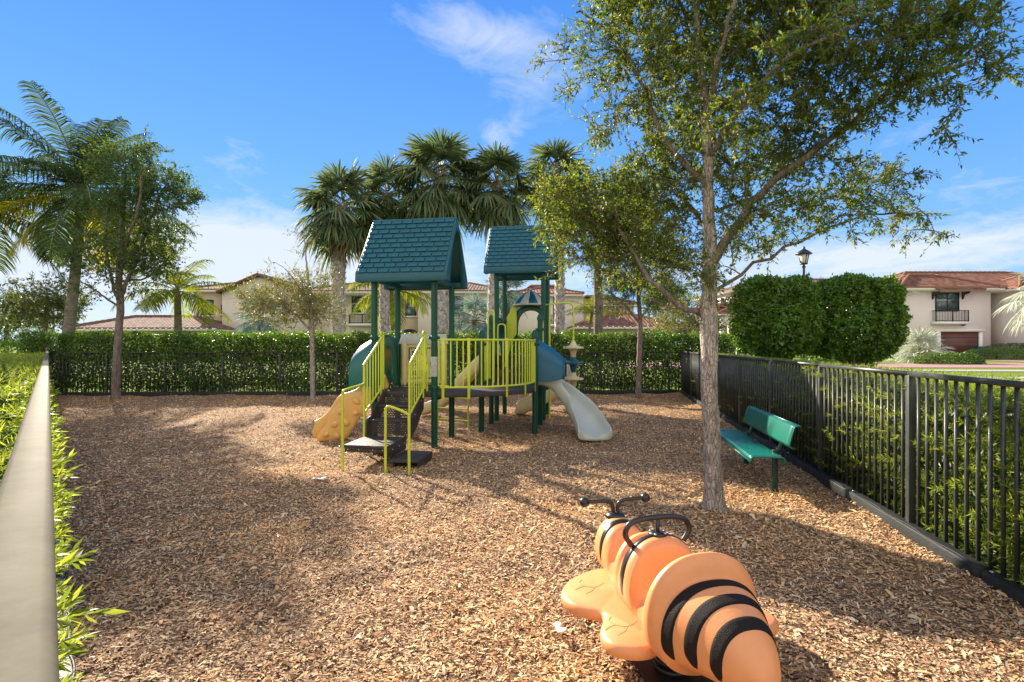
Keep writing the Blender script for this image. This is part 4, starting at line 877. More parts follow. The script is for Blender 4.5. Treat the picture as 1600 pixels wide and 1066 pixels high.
# weeds on the mulch and at the fence foot
# ------------------------------------------------------------------ the play structure
U = arr([.9877,-.1565,0]); Vv = arr([.1565,.9877,0]); Z = arr([0,0,1.])
pA = arr([-1.25,8.24,0]); pB = pA-1.02*U; pC = pB+1.02*Vv; pD = pA+1.02*Vv
pF = arr([-.58,9.72,0]); pE = pF+1.02*U; pH = pF+.95*Vv; pI = pH+1.02*U
pJ = arr([-.334,11.15,0]); pK = pJ+1.02*U; pL = pJ+1.02*Vv; pM_ = pK+1.02*Vv
play = thing('play_structure', (-.6,9.6,0), 'green and lime playground climbing frame with two roofed towers, stairs and slides', 'playground')
DK1, DK2 = .93, 1.45
def post(p, top, cap=False, r_=.052, collars=(1.80,)):
    mb = MB(); mb.tube([p-Z*.15, p+Z*top], r_, 16)
    o = mb.build('post', M['post'], play, smooth=True, angle=40)
    for z_ in collars:
        mb = MB(); c = p+Z*z_; mb.tube([c-Z*.035, c+Z*.035], r_+.010, 16); mb.box(c+U*(r_+.022), (.04,.03,.05), U, Vv); mb.box(c-U*(r_+.022), (.04,.03,.05), U, Vv); mb.build('clamp', M['post'], o, bevel=.004)
    if cap:
        mb = MB(); mb.lathe([(r_+.012,-.05),(r_+.012,.0),(r_+.004,.02),(r_*.95,.045),(r_*.6,.075),(.01,.088)], p+Z*top, 16); mb.build('cap', M['post'], o, smooth=True, angle=50)
    return o
cA = post(pA, 2.76, collars=(1.80, 1.0)); post(pB, 2.76, collars=(1.80,)); post(pC, 2.76); post(pD, 2.76)
mb = MB(); mb.tube([pA+Z*1.18, pA+Z*1.50], .0545, 16, cap=False); mb.build('label_sticker', M['sticker'], cA, smooth=True)
post(pE, 1.88, True, collars=(1.70,)); post(pF, 1.88, True, collars=(1.70,)); post(pH, 2.22, True, collars=(2.0,)); post(pI, 2.24, True, collars=(2.0,))
for p in (pJ,pK,pL,pM_): post(p, 3.28, collars=(2.25,))
# roofs
def play_roof(c, z, L=1.50, Dp=1.37, H=1.13):
    """c: centre, z: eave height; ridge along U"""
    fas = .13; c = arr(c); mb = MB(); hw = Dp/2; t = .045
    o = mb
    for sgn in (-1, 1):
        n_out = unit(Vv*sgn*(H-fas) + Z*hw*.93); e0 = c + Vv*sgn*hw + Z*(z+fas); r0 = c + Vv*sgn*.035 + Z*(z+H)
        # slightly flared slope in 6 strips, as a closed slab
        k = 7; prof = []
        for i_ in range(k):
            f = i_/(k-1); p = e0*(1-f)+r0*f - n_out*.006*math.sin(f*math.pi); prof.append(p)
        for s_ in range(k-1):
            a_, b_ = prof[s_], prof[s_+1]
            V = [q_ + U*l_*L/2 - n_out*tt for tt in (0,t) for (q_, l_) in ((a_,-1),(a_,1),(b_,1),(b_,-1))]
            o.add(V, [[(0,1,2,3),(7,6,5,4),(0,3,7,4),(1,5,6,2)] + ([(0,4,5,1)] if s_ == 0 else []) + ([(2,6,7,3)] if s_ == k-2 else [])])
        # fascia
        o.box(c + Vv*sgn*(hw-.022) + Z*(z+fas/2-.004), (L, .045, fas+.006), U, Vv)
        # shingle plates
        rows = 11; sl = np.linalg.norm(r0-e0); dirn = (r0-e0)/sl; per = 8
        for i_ in range(rows):
            f0 = (i_+.06)/rows; f1 = (i_+.84)/rows; off = (i_ % 2)*.5
            for q_ in range(-1, per+1):
                x0 = (-.5+(q_+off)/per)*L; x1 = x0 + L/per*.91; x0 = max(x0, -L/2+.03); x1 = min(x1, L/2-.03)
                if x1-x0 < .03: continue
                ctr = e0*(1-(f0+f1)/2)+r0*((f0+f1)/2) - n_out*.006*math.sin((f0+f1)/2*math.pi) + n_out*.008 + U*(x0+x1)/2
                tilt = unit(dirn - n_out*.035); nn = unit(np.cross(U, tilt)); o.box(ctr, (x1-x0, sl*(f1-f0), .022), U, tilt, nn)
    o.box(c + Z*(z+H-.005), (L+.01,.10,.035), U, Vv)
    for sgn in (-1, 1):   # gable plates with arched opening
        out = []; inn = []; n_ = 21; wi = hw*.70
        hz_ = H*.82
        for i_ in range(n_):
            f = -1 + 2*i_/(n_-1)
            # inner arch
            xi = wi*math.sin(f*math.pi/2); zi = H*.80*(1-abs(xi/wi)**2.3)
            inn.append((xi, zi))
            f2 = math.sin(f*math.pi/2); xo = f2*hw
            zo = fas + (H-fas)*(1-abs(f2)) if abs(f) < .999 else 0
            out.append((xo, zo))
        o.ring(out, inn, -.035, .035, c + U*sgn*(L/2-.02) + Z*z, Vv, Z, U)
    # inner soffit beams that sit on the posts
    for sgn in (-1,1):
        o.box(c + U*sgn*.51 + Z*(z+.05), (.07, Dp-.10, .08), U, Vv)
    o.box(c - Vv*.51 + Z*(z+.052), (L-.12,.07,.08), U, Vv); o.box(c + Vv*.51 + Z*(z+.052), (L-.12,.07,.08), U, Vv)
    return mb.build('roof', M['teal'], play, bevel=.006)
play_roof((pA+pC)/2, 2.71); play_roof((pJ+pM_)/2, 3.23)
# decks
def deck(poly3, z, name='deck', th=.085):
    mb = MB(); n = len(poly3); V = [arr(p)*arr([1,1,0])+Z*(z-th) for p in poly3] + [arr(p)*arr([1,1,0])+Z*z for p in poly3]
    mb.add(V, [[(i,(i+1)%n,(i+1)%n+n,i+n) for i in range(n)], [tuple(range(n-1,-1,-1))], [tuple(range(n,2*n))]]); return mb.build(name, M['deck'], play, bevel=.008)
g = .01
deck([pA-U*g-Vv*.02, pB+U*g-Vv*.02, pC+U*g, pD-U*g], DK1)
arc = []
for k in range(0, 17):
    a_ = math.pi/2*k/16; sn = math.sin(a_)**.9; cs = math.cos(a_)**.9
    arc.append(pA + U*(1.449*sn) + Vv*(1.595*(1-cs)) - Vv*.0)
arc[-1] = pE.copy()
deck([pD+U*.02-Vv*.05] + [pA+U*.02] + arc[1:] + [pF], DK1-.002, 'curved_deck')
deck([pF+U*g+Vv*.015, pE-U*g+Vv*.015, pI-U*g, pH+U*g], DK1)
deck([pJ+U*g, pK-U*g, pM_-U*g, pL+U*g], DK2)
def perf_panel(a_, b_, z0, z1, th=.02, name='riser'):
    a_, b_ = arr(a_), arr(b_); w_ = np.linalg.norm(b_-a_); d_ = (b_-a_)/w_; nn = np.cross(d_, Z); mb = MB()
    uv = [(0,z0),(w_,z0),(w_,z1),(0,z1)]; V = [a_+Z*z0, b_+Z*z0, b_+Z*z1, a_+Z*z1]
    mb.add(V, [[(0,1,2,3)]], uv); mb.hasuv = True
    return mb.build(name, M['perf'], play)
# step between deck 1 and deck 2
mb = MB(); mb.prism([(-.49,-.0),(.49,-.0),(.49,.42),(-.49,.42)], 1.17, 1.20, (pH+pI)/2+Vv*.02, U, Vv, Z); mb.build('step', M['deck'], play, bevel=.006)
perf_panel(pH+Vv*.02+U*.03, pI+Vv*.02-U*.03, .93, 1.17); perf_panel(pJ+U*.05-Vv*.02, pK-U*.05-Vv*.02, 1.20, 1.45)
mb = MB()
for s_ in (-1,1): mb.box((pH+pI)/2+Vv*.25+U*s_*.49+Z*1.19, (.03,.5,.55), U, Vv)
mb.build('step_sides', M['deck'], play, bevel=.006)
# ---- rails
def bars(name, segs, r_=.017, mat='lime', n=10):
    mb = MB()
    for s_ in segs:
        if len(s_) == 3: mb.tube(s_[0], s_[1], n)
        else: mb.tube(s_[0], s_[1] if len(s_) > 1 else r_, n)
    return mb.build(name, M[mat], play, smooth=True, angle=50)
arc3 = polyc([p*arr([1,1,0]) for p in arc], 60)
segs = [(arc3+Z*1.77, .019), (arc3+Z*1.005, .017)]
ln = np.concatenate([[0], np.cumsum(np.linalg.norm(np.diff(arc3,axis=0),axis=1))])
for q_, s_ in enumerate(np.linspace(.07, ln[-1]-.05, 24)):
    p = arr([np.interp(s_, ln, arc3[:,k]) for k in range(3)]); segs.append(([p+Z*1.005, p+Z*1.77], .011))
railing = bars('guard_rail', segs)
for s_ in (.10, .52, ln[-1]*.5, ln[-1]*.72, ln[-1]-.06):
    mb = MB(); i_ = int(np.searchsorted(ln, s_)); i_ = min(max(i_,1),58); p = arc3[i_]; d_ = unit(arc3[i_+1]-arc3[i_-1]); nn = np.cross(d_, Z); mb.box(p+nn*.012+Z*1.31, (.045,.012,.98), d_, nn); mb.build('mounting_strap', M['lime'], railing, bevel=.003)
# ---- stairs
so = (pA+pB)/2 - Vv*.03
def sp(a_, b_, z): return so + U*a_ + Vv*b_ + Z*z
mb = MB(); W2 = .31
for b0_, b1_, z_ in ((-.31,.02,.745), (-.61,-.31,.56)):
    mb.prism([(-W2,b0_),(W2,b0_),(W2,b1_),(-W2,b1_)], z_-.035, z_, so, U, Vv, Z)
mb.build('tread', M['deck'], play, bevel=.01)
for b_, z0, z1 in ((.0,.745,.90),(-.31,.56,.715),(-.61,.35,.53)): perf_panel(sp(-W2+.01,b_+.012,0), sp(W2-.01,b_+.012,0), z0, z1)
outl = [(.02,.93),(-.06,.93),(-.12,.89),(-.20,.80),(-.34,.775),(-.40,.72),(-.50,.61),(-.64,.585),(-.68,.52),(-.68,.30),(-.60,.27),(-.30,.42),(-.08,.60),(.02,.66)]
for s_ in (-1,1):
    mb = MB(); mb.prism(outl, -.014, .014, so+U*s_*(W2+.015), Vv, Z, U); mb.build('stair_side', M['deck'], play, bevel=.006)
mb = MB(); lb0, lb1 = -1.35, -.66
mb.prism([(-.34,lb0),(.30,lb0-.03),(.30,lb1),(-.34,lb1)], .285, .325, so, U, Vv, Z)
for a_ in (.29,): mb.box(so+U*a_+Vv*(lb0+lb1)/2+Z*.225, (.02,lb1-lb0,.15), U, Vv)
mb.box(so+U*(-.02)+Vv*(lb0+.01)+Z*.265, (.62,.02,.08), U, Vv)
mb.build('landing', M['deck'], play, bevel=.008)
mb = MB(); mb.prism([(.31,lb0-.02),(.72,lb0+.02),(.72,lb1-.05),(.31,lb1-.05)], .10, .14, so, U, Vv, Z); mb.box(so+U*.70+Vv*(-1.0)+Z*.06, (.02,.6,.08), U, Vv); mb.box(so+U*.36+Vv*(-1.0)+Z*.06, (.02,.6,.08), U, Vv)
mb.build('lower_step', M['deck'], play, bevel=.008)
def stair_rail(s_):
    x = s_*(W2+.045); top0, top1 = 1.40, 1.80; b0_, b1_ = -.68, -.06; segs = []
    pt_ = lambda b_, z_: sp(x, b_, z_)
    segs.append((polyc([pt_(b0_,1.34), pt_(b0_,1.385), pt_(b0_+.03,1.42), pt_(b1_-.04,1.77), pt_(b1_-.02,1.86), pt_(b1_+.03,1.90), pt_(b1_+.08,1.86), pt_(b1_+.085,1.75), pt_(b1_+.085,1.30), pt_(b1_+.085,.98)], 40), .018))
    segs.append(([pt_(b0_,1.35), pt_(b0_,.62 if s_ > 0 else -.05)], .018)); segs.append(([pt_(b0_,.66), pt_(b1_,.98)], .015)); segs.append(([pt_(b1_,1.78), pt_(b1_,.84)], .015))
    for k in range(1, 6):
        f = k/6; bb = b0_+(b1_-b0_)*f; segs.append(([pt_(bb,.66+.32*f), pt_(bb,1.40+.37*f)], .010))
    bars('stair_rail', segs)
    if s_ > 0:   # little hook handle beside the stair
        bars('hand_hold', [(polyc([pt_(b1_+.10,1.78), pt_(b1_+.16,1.70), pt_(b1_+.11,1.55), pt_(b1_+.15,1.42), pt_(b1_+.20,1.36), pt_(b1_+.20,.90)], 26), .015)])
stair_rail(-1); stair_rail(1)
fl_ = arr([-2.25,6.80,0]); x_l = sp(-(W2+.045), -.68, 0)
bars('low_rail', [(polyc([fl_-Z*.1, fl_+Z*.95, fl_+Z*1.04+Vv*.015, fl_+Z*1.085+Vv*.06, fl_*.2+x_l*.8+Z*1.10, x_l+Z*1.11], 34), .0175)])
f1 = arr([-1.635,6.62,0]); f2 = arr([-1.32,6.57,0])
bars('low_rail', [(polyc([f1-Z*.1, f1+Z*.78, f1+Z*.86+(f2-f1)*.02, f1+Z*.895+(f2-f1)*.15, f1*.3+f2*.7+Z*.84, f2+Z*.79], 34), .0175), (polyc([f2-Z*.1, f2+Z*.80], 4), .0185)])
for p_ in [sp(-.26,-1.39,.27), sp(-.10,-1.39,.27), sp(.10,-1.39,.27), sp(.24,-1.39,.27)] + [sp(W2+.03,-b_,z_) for b_, z_ in ((.62,.45),(.40,.62),(.12,.80))] + [sp(.305,-1.2,.25), sp(.305,-.95,.25), sp(.305,-.75,.25)] + [sp(-.2,-.0,.86), sp(.0,-.0,.86), sp(.2,-.0,.86)]:
    mb = MB(); mb.ball(p_, .010, 8, 6); mb.build('bolt', M['steel'], play, smooth=True)
# ---- slides
def slide(name, path, w, mat, lip=.17, wave=0, th=.03, flatten=.3, hood=None, side_in=True):
    path = polyc(path, 40); m = len(path); T = unit(np.gradient(path,axis=0)); rings = []
    for i_ in range(m):
        t = T[i_]; sd = unit(np.cross(t, Z)); up = np.cross(sd, t); f = i_/(m-1)
        h = lip*(1.0 if f < .85 else 1-.45*(f-.85)/.15); ww = w/2*(1+.10*max(0,f-.7)/.3); wv = wave*math.sin(f*17)*.04
        pr = [(-ww-.035,-.02),(-ww-.03,h+wv),(-ww-.012,h+.018+wv),(-ww+.012,h+wv),(-ww+.03,.06),(-ww*.7,.008),(0,0),(ww*.7,.008),(ww-.03,.06),(ww-.012,h+wv),(ww+.012,h+.018+wv),(ww+.03,h+wv),(ww+.035,-.02),(ww*.7,-.04),(0,-.05),(-ww*.7,-.04)]
        rings.append([path[i_] + sd*a_ + up*b_ for a_, b_ in pr])
    mb = MB(); mb.loft(rings); return mb.build(name, M[mat], play, smooth=True, sub=1)
s0 = (pE+pI)/2 + U*.03
sl = slide('slide', [s0+Z*.95, s0+U*.16+Z*.92, arr([.93,9.97,.75]), arr([1.22,9.78,.47]), arr([1.38,9.38,.22]), arr([1.42,8.98,.10]), arr([1.43,8.76,.085])], .50, 'cream', .20)
# teal hood over the right slide
mb = MB(); n_ = 17; hl = []
for side_, off, hh, sk in ((0,0.0,.92,0),(1,.28,.70,.02),(2,.50,.42,.07)):
    out = []; inn = []
    for k in range(n_):
        a_ = math.pi*k/(n_-1); x_ = math.cos(a_); y_ = math.sin(a_)**.7
        out.append(s0 + U*(off+.0) + Vv*(x_*.37) + Z*(.98+sk*.95 + hh*.88*y_)); inn.append(s0 + U*off + Vv*(x_*.335) + Z*(.98+sk*.95 + (hh*.88-.035)*y_))
    hl.append(out + inn[::-1])
mb.loft(hl); h_ = mb.build('slide_hood', M['bluep'], play, smooth=True, angle=50)
mb = MB(); mb.tube([hl[2][k] for k in range(n_)], .02, 8); mb.build('hood_rim', M['bluep'], h_, smooth=True)
# tan rock-sided slide on the left
s1 = (pB+pC)/2 - U*.03 - Vv*.02
slide('slide', [s1+Z*.96, s1-U*.15+Z*.90, s1-U*.40+Z*.74, s1-U*.62+Z*.58, s1-U*.85+Z*.38, s1-U*1.02+Z*.18, s1-U*1.20+Z*.10], .42, 'tan', .20, wave=1)
def skp(x_, z_, d_=0): return arr([x_, 8.63+(-2.14-x_)*.158, z_]) - Vv*d_
Tt = polyc([skp(*q_) for q_ in ((-2.14,1.11),(-2.45,1.00),(-2.77,.85),(-2.99,.69),(-3.12,.50),(-3.22,.30),(-3.36,.10))], 40); S_ = polyc([skp(*q_) for q_ in ((-2.17,.75),(-2.42,.60),(-2.60,.42),(-2.72,.22),(-2.86,.05),(-3.1,.02),(-3.34,.02))], 40)
Tt = Tt + Z*(.018*np.sin(np.linspace(0,22,40)))[:,None]
mb = MB(); rg = []
for a_, b_ in zip(S_, Tt): rg.append([a_, a_*.85+b_*.15-Vv*.03, a_*.5+b_*.5-Vv*.045, a_*.12+b_*.88-Vv*.035, b_-Vv*.012, b_+Vv*.03, b_*.9+a_*.1+Vv*.05, a_+Vv*.03])
mb.loft(rg); sk_o = mb.build('slide_skirt', M['tan'], play, smooth=True, sub=1)
rr = np.random.default_rng(3)
for k, (f, g_, w_, h_, t_) in enumerate(((.12,.45,.07,.05,.3),(.30,.62,.085,.055,-.5),(.34,.25,.06,.045,.2),(.50,.72,.08,.05,.9),(.52,.35,.075,.06,-.3),(.68,.60,.07,.055,.6),(.72,.25,.06,.05,-.8),(.86,.5,.06,.045,.4))):
    i_ = int(f*39); c = S_[i_]*(1-g_)+Tt[i_]*g_ - Vv*.035; ux = unit(U*math.cos(t_)+Z*math.sin(t_)); uz = unit(Z*math.cos(t_)-U*math.sin(t_))
    mb = MB(); mb.lathe([(max(math.sin(math.pi*q_/8),.02), -math.cos(math.pi*q_/8)) for q_ in range(9)], c, 12, ux*w_, uz*h_, Vv*.030); mb.build('rock_lump', M['tan'], sk_o, smooth=True)
# arched green hood at its entrance
mb = MB(); hl = []
for off, hh, w_ in ((-.02,.86,.47),(.16,.84,.47),(.40,.70,.45),(.50,.58,.42)):
    out = []; inn = []
    for k in range(n_):
        a_ = math.pi*k/(n_-1); x_ = math.cos(a_); y_ = math.sin(a_)**.6
        out.append((pB+pC)/2 - U*off + Vv*(x_*w_) + Z*(1.0+hh*y_)); inn.append((pB+pC)/2 - U*off + Vv*(x_*(w_-.035)) + Z*(1.0+(hh-.035)*y_))
    hl.append(out+inn[::-1])
mb.loft(hl); mb.build('slide_hood', M['greenp'], play, smooth=True, angle=50)
mb = MB(); out = []; inn = []
for k in range(n_):
    a_ = math.pi*k/(n_-1); out.append((math.cos(a_)*.50, .02+.90*math.sin(a_)**.35)); inn.append((math.cos(a_)*.24, .10+.62*math.sin(a_)**.6))
mb.ring(out, inn, -.02, .02, (pB+pC)/2 - U*.0 + Z*.95, Vv, Z, U); mb.build('entry_panel', M['greenp'], play, bevel=.008)
# ---- castle game panel at the back of the left tower
gp = (pC+pD)/2 - Vv*.02
def gpt(x_, z_, y_=0): return gp + U*x_ + Z*z_ + Vv*y_
mb = MB()
mb.prism([(-.43,.97),(.43,.97),(.43,1.74),(-.43,1.74)], -.02, .02, gp, U, Z, Vv)
for x_ in (-.37,.37): mb.tube([gpt(x_,.97,-.02), gpt(x_,1.72,-.02)], .055, 10)
for z_ in (1.02,): mb.tube([gpt(-.42,z_,-.02), gpt(.42,z_,-.02)], .04, 10)
gpan = mb.build('game_panel', M['beige'], play, smooth=True, angle=40)
mb = MB(); mb.prism([(-.47,1.70),(.47,1.70),(.42,1.86),(-.42,1.86)], -.05, .05, gp, U, Z, Vv)
for k in range(12): mb.box(gpt(-.41+k*.0745,1.87,0), (.05,.08,.03), U, Vv)
mb.build('panel_top', M['pgrey'], gpan, bevel=.006)
mb = MB(); out = [(-.28,1.08),(.28,1.08),(.28,1.64),(-.28,1.64)]; inn = [(-.265,1.095),(.265,1.095),(.265,1.625),(-.265,1.625)]
mb.ring(out, inn, -.034, -.02, gp, U, Z, Vv, closed=True)
for ix in range(3):
    for iz in range(3):
        cx_, cz_ = -.18+ix*.18, 1.18+iz*.18
        if (ix+iz) % 2 == 0 and not (ix == 1):
            for s_ in (-1,1): mb.box(gpt(cx_,cz_,-.03), (.10,.014,.020), unit(U+Z*s_), Vv, unit(Z-U*s_))
        else: mb.tube([gpt(cx_+.045*math.cos(t_), cz_+.045*math.sin(t_), -.03) for t_ in np.linspace(0,2*math.pi,17)[:-1]], .009, 5, closed=True)
mb.build('noughts_and_crosses', M['black'], gpan)
# ---- tan slide going down behind, from the right tower towards the left
s2 = (pJ+pL)/2 - U*.03
slide('slide', [s2+Z*1.47, s2-U*.12+Z*1.42, s2-U*.50+Z*1.08, s2-U*.95+Z*.62, s2-U*1.35+Z*.26, s2-U*1.7+Z*.12, s2-U*1.85+Z*.11], .44, 'beige', .22)
mb = MB(); hl = []
for off, hh in ((-.02,.80),(.20,.78),(.34,.62)):
    out = []; inn = []
    for k in range(n_):
        a_ = math.pi*k/(n_-1); x_ = math.cos(a_); y_ = math.sin(a_)**.6
        out.append((pJ+pL)/2 - U*off + Vv*(x_*.44) + Z*(1.5+hh*y_)); inn.append((pJ+pL)/2 - U*off + Vv*(x_*.405) + Z*(1.5+(hh-.035)*y_))
    hl.append(out+inn[::-1])
mb.loft(hl); mb.build('slide_hood', M['teal'], play, smooth=True, angle=50)
# hand loops at the left side of the middle platform
def loop(c, d_, w_, z0, z1): return polyc([c-d_*w_/2+Z*z0, c-d_*w_/2+Z*(z1-.12), c-d_*w_*.35+Z*(z1-.02), c+Z*z1, c+d_*w_*.35+Z*(z1-.02), c+d_*w_/2+Z*(z1-.12), c+d_*w_/2+Z*z0, c+d_*w_*.4+Z*(z0-.06)], 34)
bars('hand_loop', [(loop(pF+Vv*.42+U*.10, unit(U*.7-Vv*.2), .13, 1.05, 2.36), .017)])
bars('hand_loop', [(loop(pH+Vv*.10+U*.20, unit(U*.7+Vv*.1), .16, 1.30, 2.12), .016)])
bars('hand_loop', [(loop(pI+Vv*.25+U*.02, Vv, .28, 1.15, 2.2), .016)])
# mesh-sided barrier between F and H with vertical bars
segs = [([pF+Z*1.74+Vv*.06, pH+Z*1.74-Vv*.06], .016), ([pF+Z*1.0+Vv*.06, pH+Z*1.0-Vv*.06], .016)]
for k in range(1,9): p = pF+(pH-pF)*(k/9); segs.append(([p+Z*1.0,p+Z*1.74],.010))
bars('guard_rail', segs)
segs = [([pA+Z*1.77+Vv*.0, pD+Z*1.77], .001)]
# lime ladder / arch climber behind the left tower
la, lb_ = arr([-1.50,10.35,0]), arr([-.85,9.98,0])
segs = [(polyc([q_-Z*.1, q_+Z*.8, q_+Z*1.02+U*.03-Vv*.1, q_+Z*1.06-Vv*.28],16), .018) for q_ in (la, lb_)]
for k in range(4): segs.append(([la+Z*(.2+.22*k), lb_+Z*(.2+.22*k)], .014))
bars('ladder', segs)
# lime side wing and arch on the back of the right tower with striped canopy
q0 = (pL+pM_)/2 + Vv*.10
mb = MB(); prof = [(-.05,1.30),(.02,1.15),(.10,1.40),(.16,1.75),(.30,1.95),(.30,2.62),(.22,2.60),(.02,2.28),(-.06,2.02)]
mb.prism([(p_[0]-.5,p_[1]) for p_ in prof], -.02, .02, q0-U*.02-Vv*.10, U, Z, Vv); mb.build('side_wing', M['lime'], play, bevel=.01)
mb = MB(); out = []; inn = []
for k in range(n_):
    a_ = math.pi*k/(n_-1); out.append((.10+math.cos(a_)*.40, 1.50+1.12*max(0,math.sin(a_))**.22)); inn.append((.10+math.cos(a_)*.31, 1.50+1.00*max(0,math.sin(a_))**.30))
mb.ring(out, inn, -.04, .04, q0, U, Z, Vv); mb.build('tunnel_arch', M['greenp'], play, bevel=.01)
cc0 = q0 + U*.10 + Z*2.62; dome = None
for col_, ph in (('cream',0),('bluep',1)):
    mb = MB(); ns = 12
    for k in range(ph, ns, 2):
        a0, a1 = 2*math.pi*k/ns, 2*math.pi*(k+1)/ns; V = []; m_ = 6
        for i_ in range(m_):
            f = i_/(m_-1); rr_ = .42*(1-f)**.85+.015; zz = .36*f**.9 + .02*math.sin(f*math.pi)
            for a_ in np.linspace(a0,a1,4): V.append(cc0 + U*rr_*math.cos(a_) + Vv*rr_*math.sin(a_) + Z*zz)
        mb.add(V, [[(i_*4+j_, i_*4+j_+1, (i_+1)*4+j_+1, (i_+1)*4+j_) for i_ in range(m_-1) for j_ in range(3)]])
    oo = mb.build('canopy' if ph == 0 else 'canopy_stripe', M[col_], play if dome is None else dome, smooth=True)
    md = oo.modifiers.new('thick','SOLIDIFY'); md.thickness = .012
    if dome is None: dome = oo
mb = MB(); mb.tube([cc0+U*.425*math.cos(t_)+Vv*.425*math.sin(t_) for t_ in np.linspace(0,2*math.pi,29)[:-1]], .022, 8, closed=True); mb.ball(cc0+Z*.38, .03); mb.build('canopy_rim', M['cream'], dome, smooth=True)
# curved tan slide exit under the right tower
q1 = arr([.10,12.15,0]); path = [q1+arr([.55,.9,1.35]), q1+arr([1.1,.6,1.0]), q1+arr([1.0,.1,.62]), q1+arr([.55,-.10,.30]), q1+arr([.18,-.12,.13]), q1+arr([-.02,-.12,.11])]
slide('spiral_slide', path, .46, 'beige', .24)
# ---- pod climber at the right
c0 = arr([1.42,11.85,0])
segs = [(polyc([pM_+U*.09-Vv*.5-Z*.1, pM_+U*.09-Vv*.5+Z*2.3, pM_+U*.09-Vv*.5+Z*2.56], 8), .02), (polyc([pM_+U*.06-Vv*.4+Z*2.60, c0*.55+(pM_-Vv*.4)*.45+Z*2.64, c0*.9+(pM_-Vv*.4)*.1+Z*2.63, c0+Z*2.45, c0+Z*1.5, c0-Z*.1], 34), .020)]
bars('climber_arch', segs)
for k, (z_, col_) in enumerate(((1.62,'beige'),(1.27,'bluep'),(.90,'beige'),(.52,'bluep'),(.18,'beige'))):
    mb = MB(); mb.lathe([(.05,-.22),(.065,-.16),(.085,-.07),(.11,-.035),(.235,-.02),(.24,.0),(.235,.02),(.14,.035),(.085,.06),(.055,.12),(.04,.16)], c0+Z*z_, 20)
    mb.build('climbing_pod', M[col_], play, smooth=True, angle=45)
# horizontal green cross bars on the towers
for a_, b_, z_ in ((pJ,pL,2.22),(pA,pD,.80),(pJ,pK,1.38)):
    bars('cross_bar', [([a_+Z*z_, b_+Z*z_], .02)], mat='post')

# ------------------------------------------------------------------ bee rider
H0 = arr([.645,3.41,0]); w_ax = unit(arr([.227,-.974,0])); n_ax = arr([.974,.227,0])
bee = thing('bee_spring_rider', (.82,2.65,0), 'orange two-seat bee-shaped spring rider with black stripes in the foreground', 'rider')
st_ = arr([(0.0,.03,.44,.36),(.012,.075,.50,.30),(.04,.115,.55,.26),(.09,.135,.585,.24),(.15,.142,.60,.24),(.20,.146,.592,.24),(.26,.15,.575,.24),(.30,.15,.53,.23),(.33,.148,.46,.22),(.38,.15,.425,.22),(.44,.155,.43,.21),(.462,.165,.50,.21),(.478,.185,.60,.21),(.50,.195,.632,.21),(.54,.20,.638,.21),(.565,.198,.60,.21),(.585,.20,.60,.21),
          (.605,.208,.655,.21),(.65,.215,.672,.21),(.70,.217,.668,.21),(.735,.212,.64,.21),(.755,.20,.56,.21),(.78,.19,.47,.21),(.84,.19,.44,.21),(.92,.20,.44,.21),(.965,.215,.47,.21),(.99,.25,.56,.21),(1.01,.28,.68,.20),(1.035,.295,.725,.20),(1.065,.298,.735,.20),(1.095,.288,.70,.20),(1.115,.28,.635,.20),
          (1.145,.266,.640,.24),(1.19,.252,.632,.255),(1.24,.232,.620,.27),(1.29,.210,.602,.28),(1.34,.184,.578,.29),(1.39,.154,.546,.30),(1.43,.126,.512,.31),(1.465,.094,.474,.32),(1.49,.060,.44,.34),(1.503,.018,.41,.37)])
def bsec(s_, grow=0.0, n=40):
    hw, zt, zb = (np.interp(s_, st_[:,0], st_[:,k]) for k in (1,2,3)); hw += grow; zt += grow; c = H0 + w_ax*s_; out = []
    hw *= 1-.17*min(1,max(0,(s_-1.02)/.28)); zm = zb + (zt-zb)*.42
    for k in range(n):
        a_ = 2*math.pi*k/n; ca, sa = math.cos(a_), math.sin(a_)
        if sa >= 0: x_ = hw*math.copysign(abs(ca)**.88, ca); z_ = zm + (zt-zm)*sa**.88
        else: x_ = hw*math.copysign(abs(ca)**.7, ca)*(1-.15*abs(sa)); z_ = zm - (zm-zb)*abs(sa)**.8
        out.append(c + n_ax*x_ + Z*z_)
    return out
ss = np.interp(np.linspace(0,len(st_)-1,(len(st_)-1)*3+1), np.arange(len(st_)), st_[:,0])
mb = MB(); mb.loft([bsec(s_) for s_ in ss]); body = mb.build('body', M['orange'], bee, smooth=True, sub=1)
def stripe(s0_, s1_, k0, k1, g=.0045, lean=0.0, mat='stripe'):
    n = 40; mb = MB(); rows = []
    for i_, f in enumerate(np.linspace(0,1,7)):
        row = []
        for k in range(k0, k1+1):
            e = min(1, min(k-k0, k1-k)/2.0) ; e = .35+.65*e; sm = (s0_+s1_)/2; s_ = sm + (s0_+(s1_-s0_)*f - sm)*e + lean*abs(k-10)/10.
            gg = g*(0.2 if f in (0,1) or k in (k0,k1) else 1); row.append(bsec(s_, gg)[k % n])
        rows.append(row)
    rows = arr(rows); m_, q_ = rows.shape[:2]; mb.add(rows.reshape(-1,3), [[(i_*q_+j_, i_*q_+j_+1, (i_+1)*q_+j_+1, (i_+1)*q_+j_) for i_ in range(m_-1) for j_ in range(q_-1)]])
    return mb.build('stripe', M[mat], body, smooth=True, sub=1)
stripe(1.130,1.184,-3,23,lean=-.0); stripe(1.232,1.286,-3,23); stripe(1.338,1.386,-3,23); stripe(.178,.222,-1,21,mat='rubber'); stripe(.610,.672,-1,21,mat='rubber')
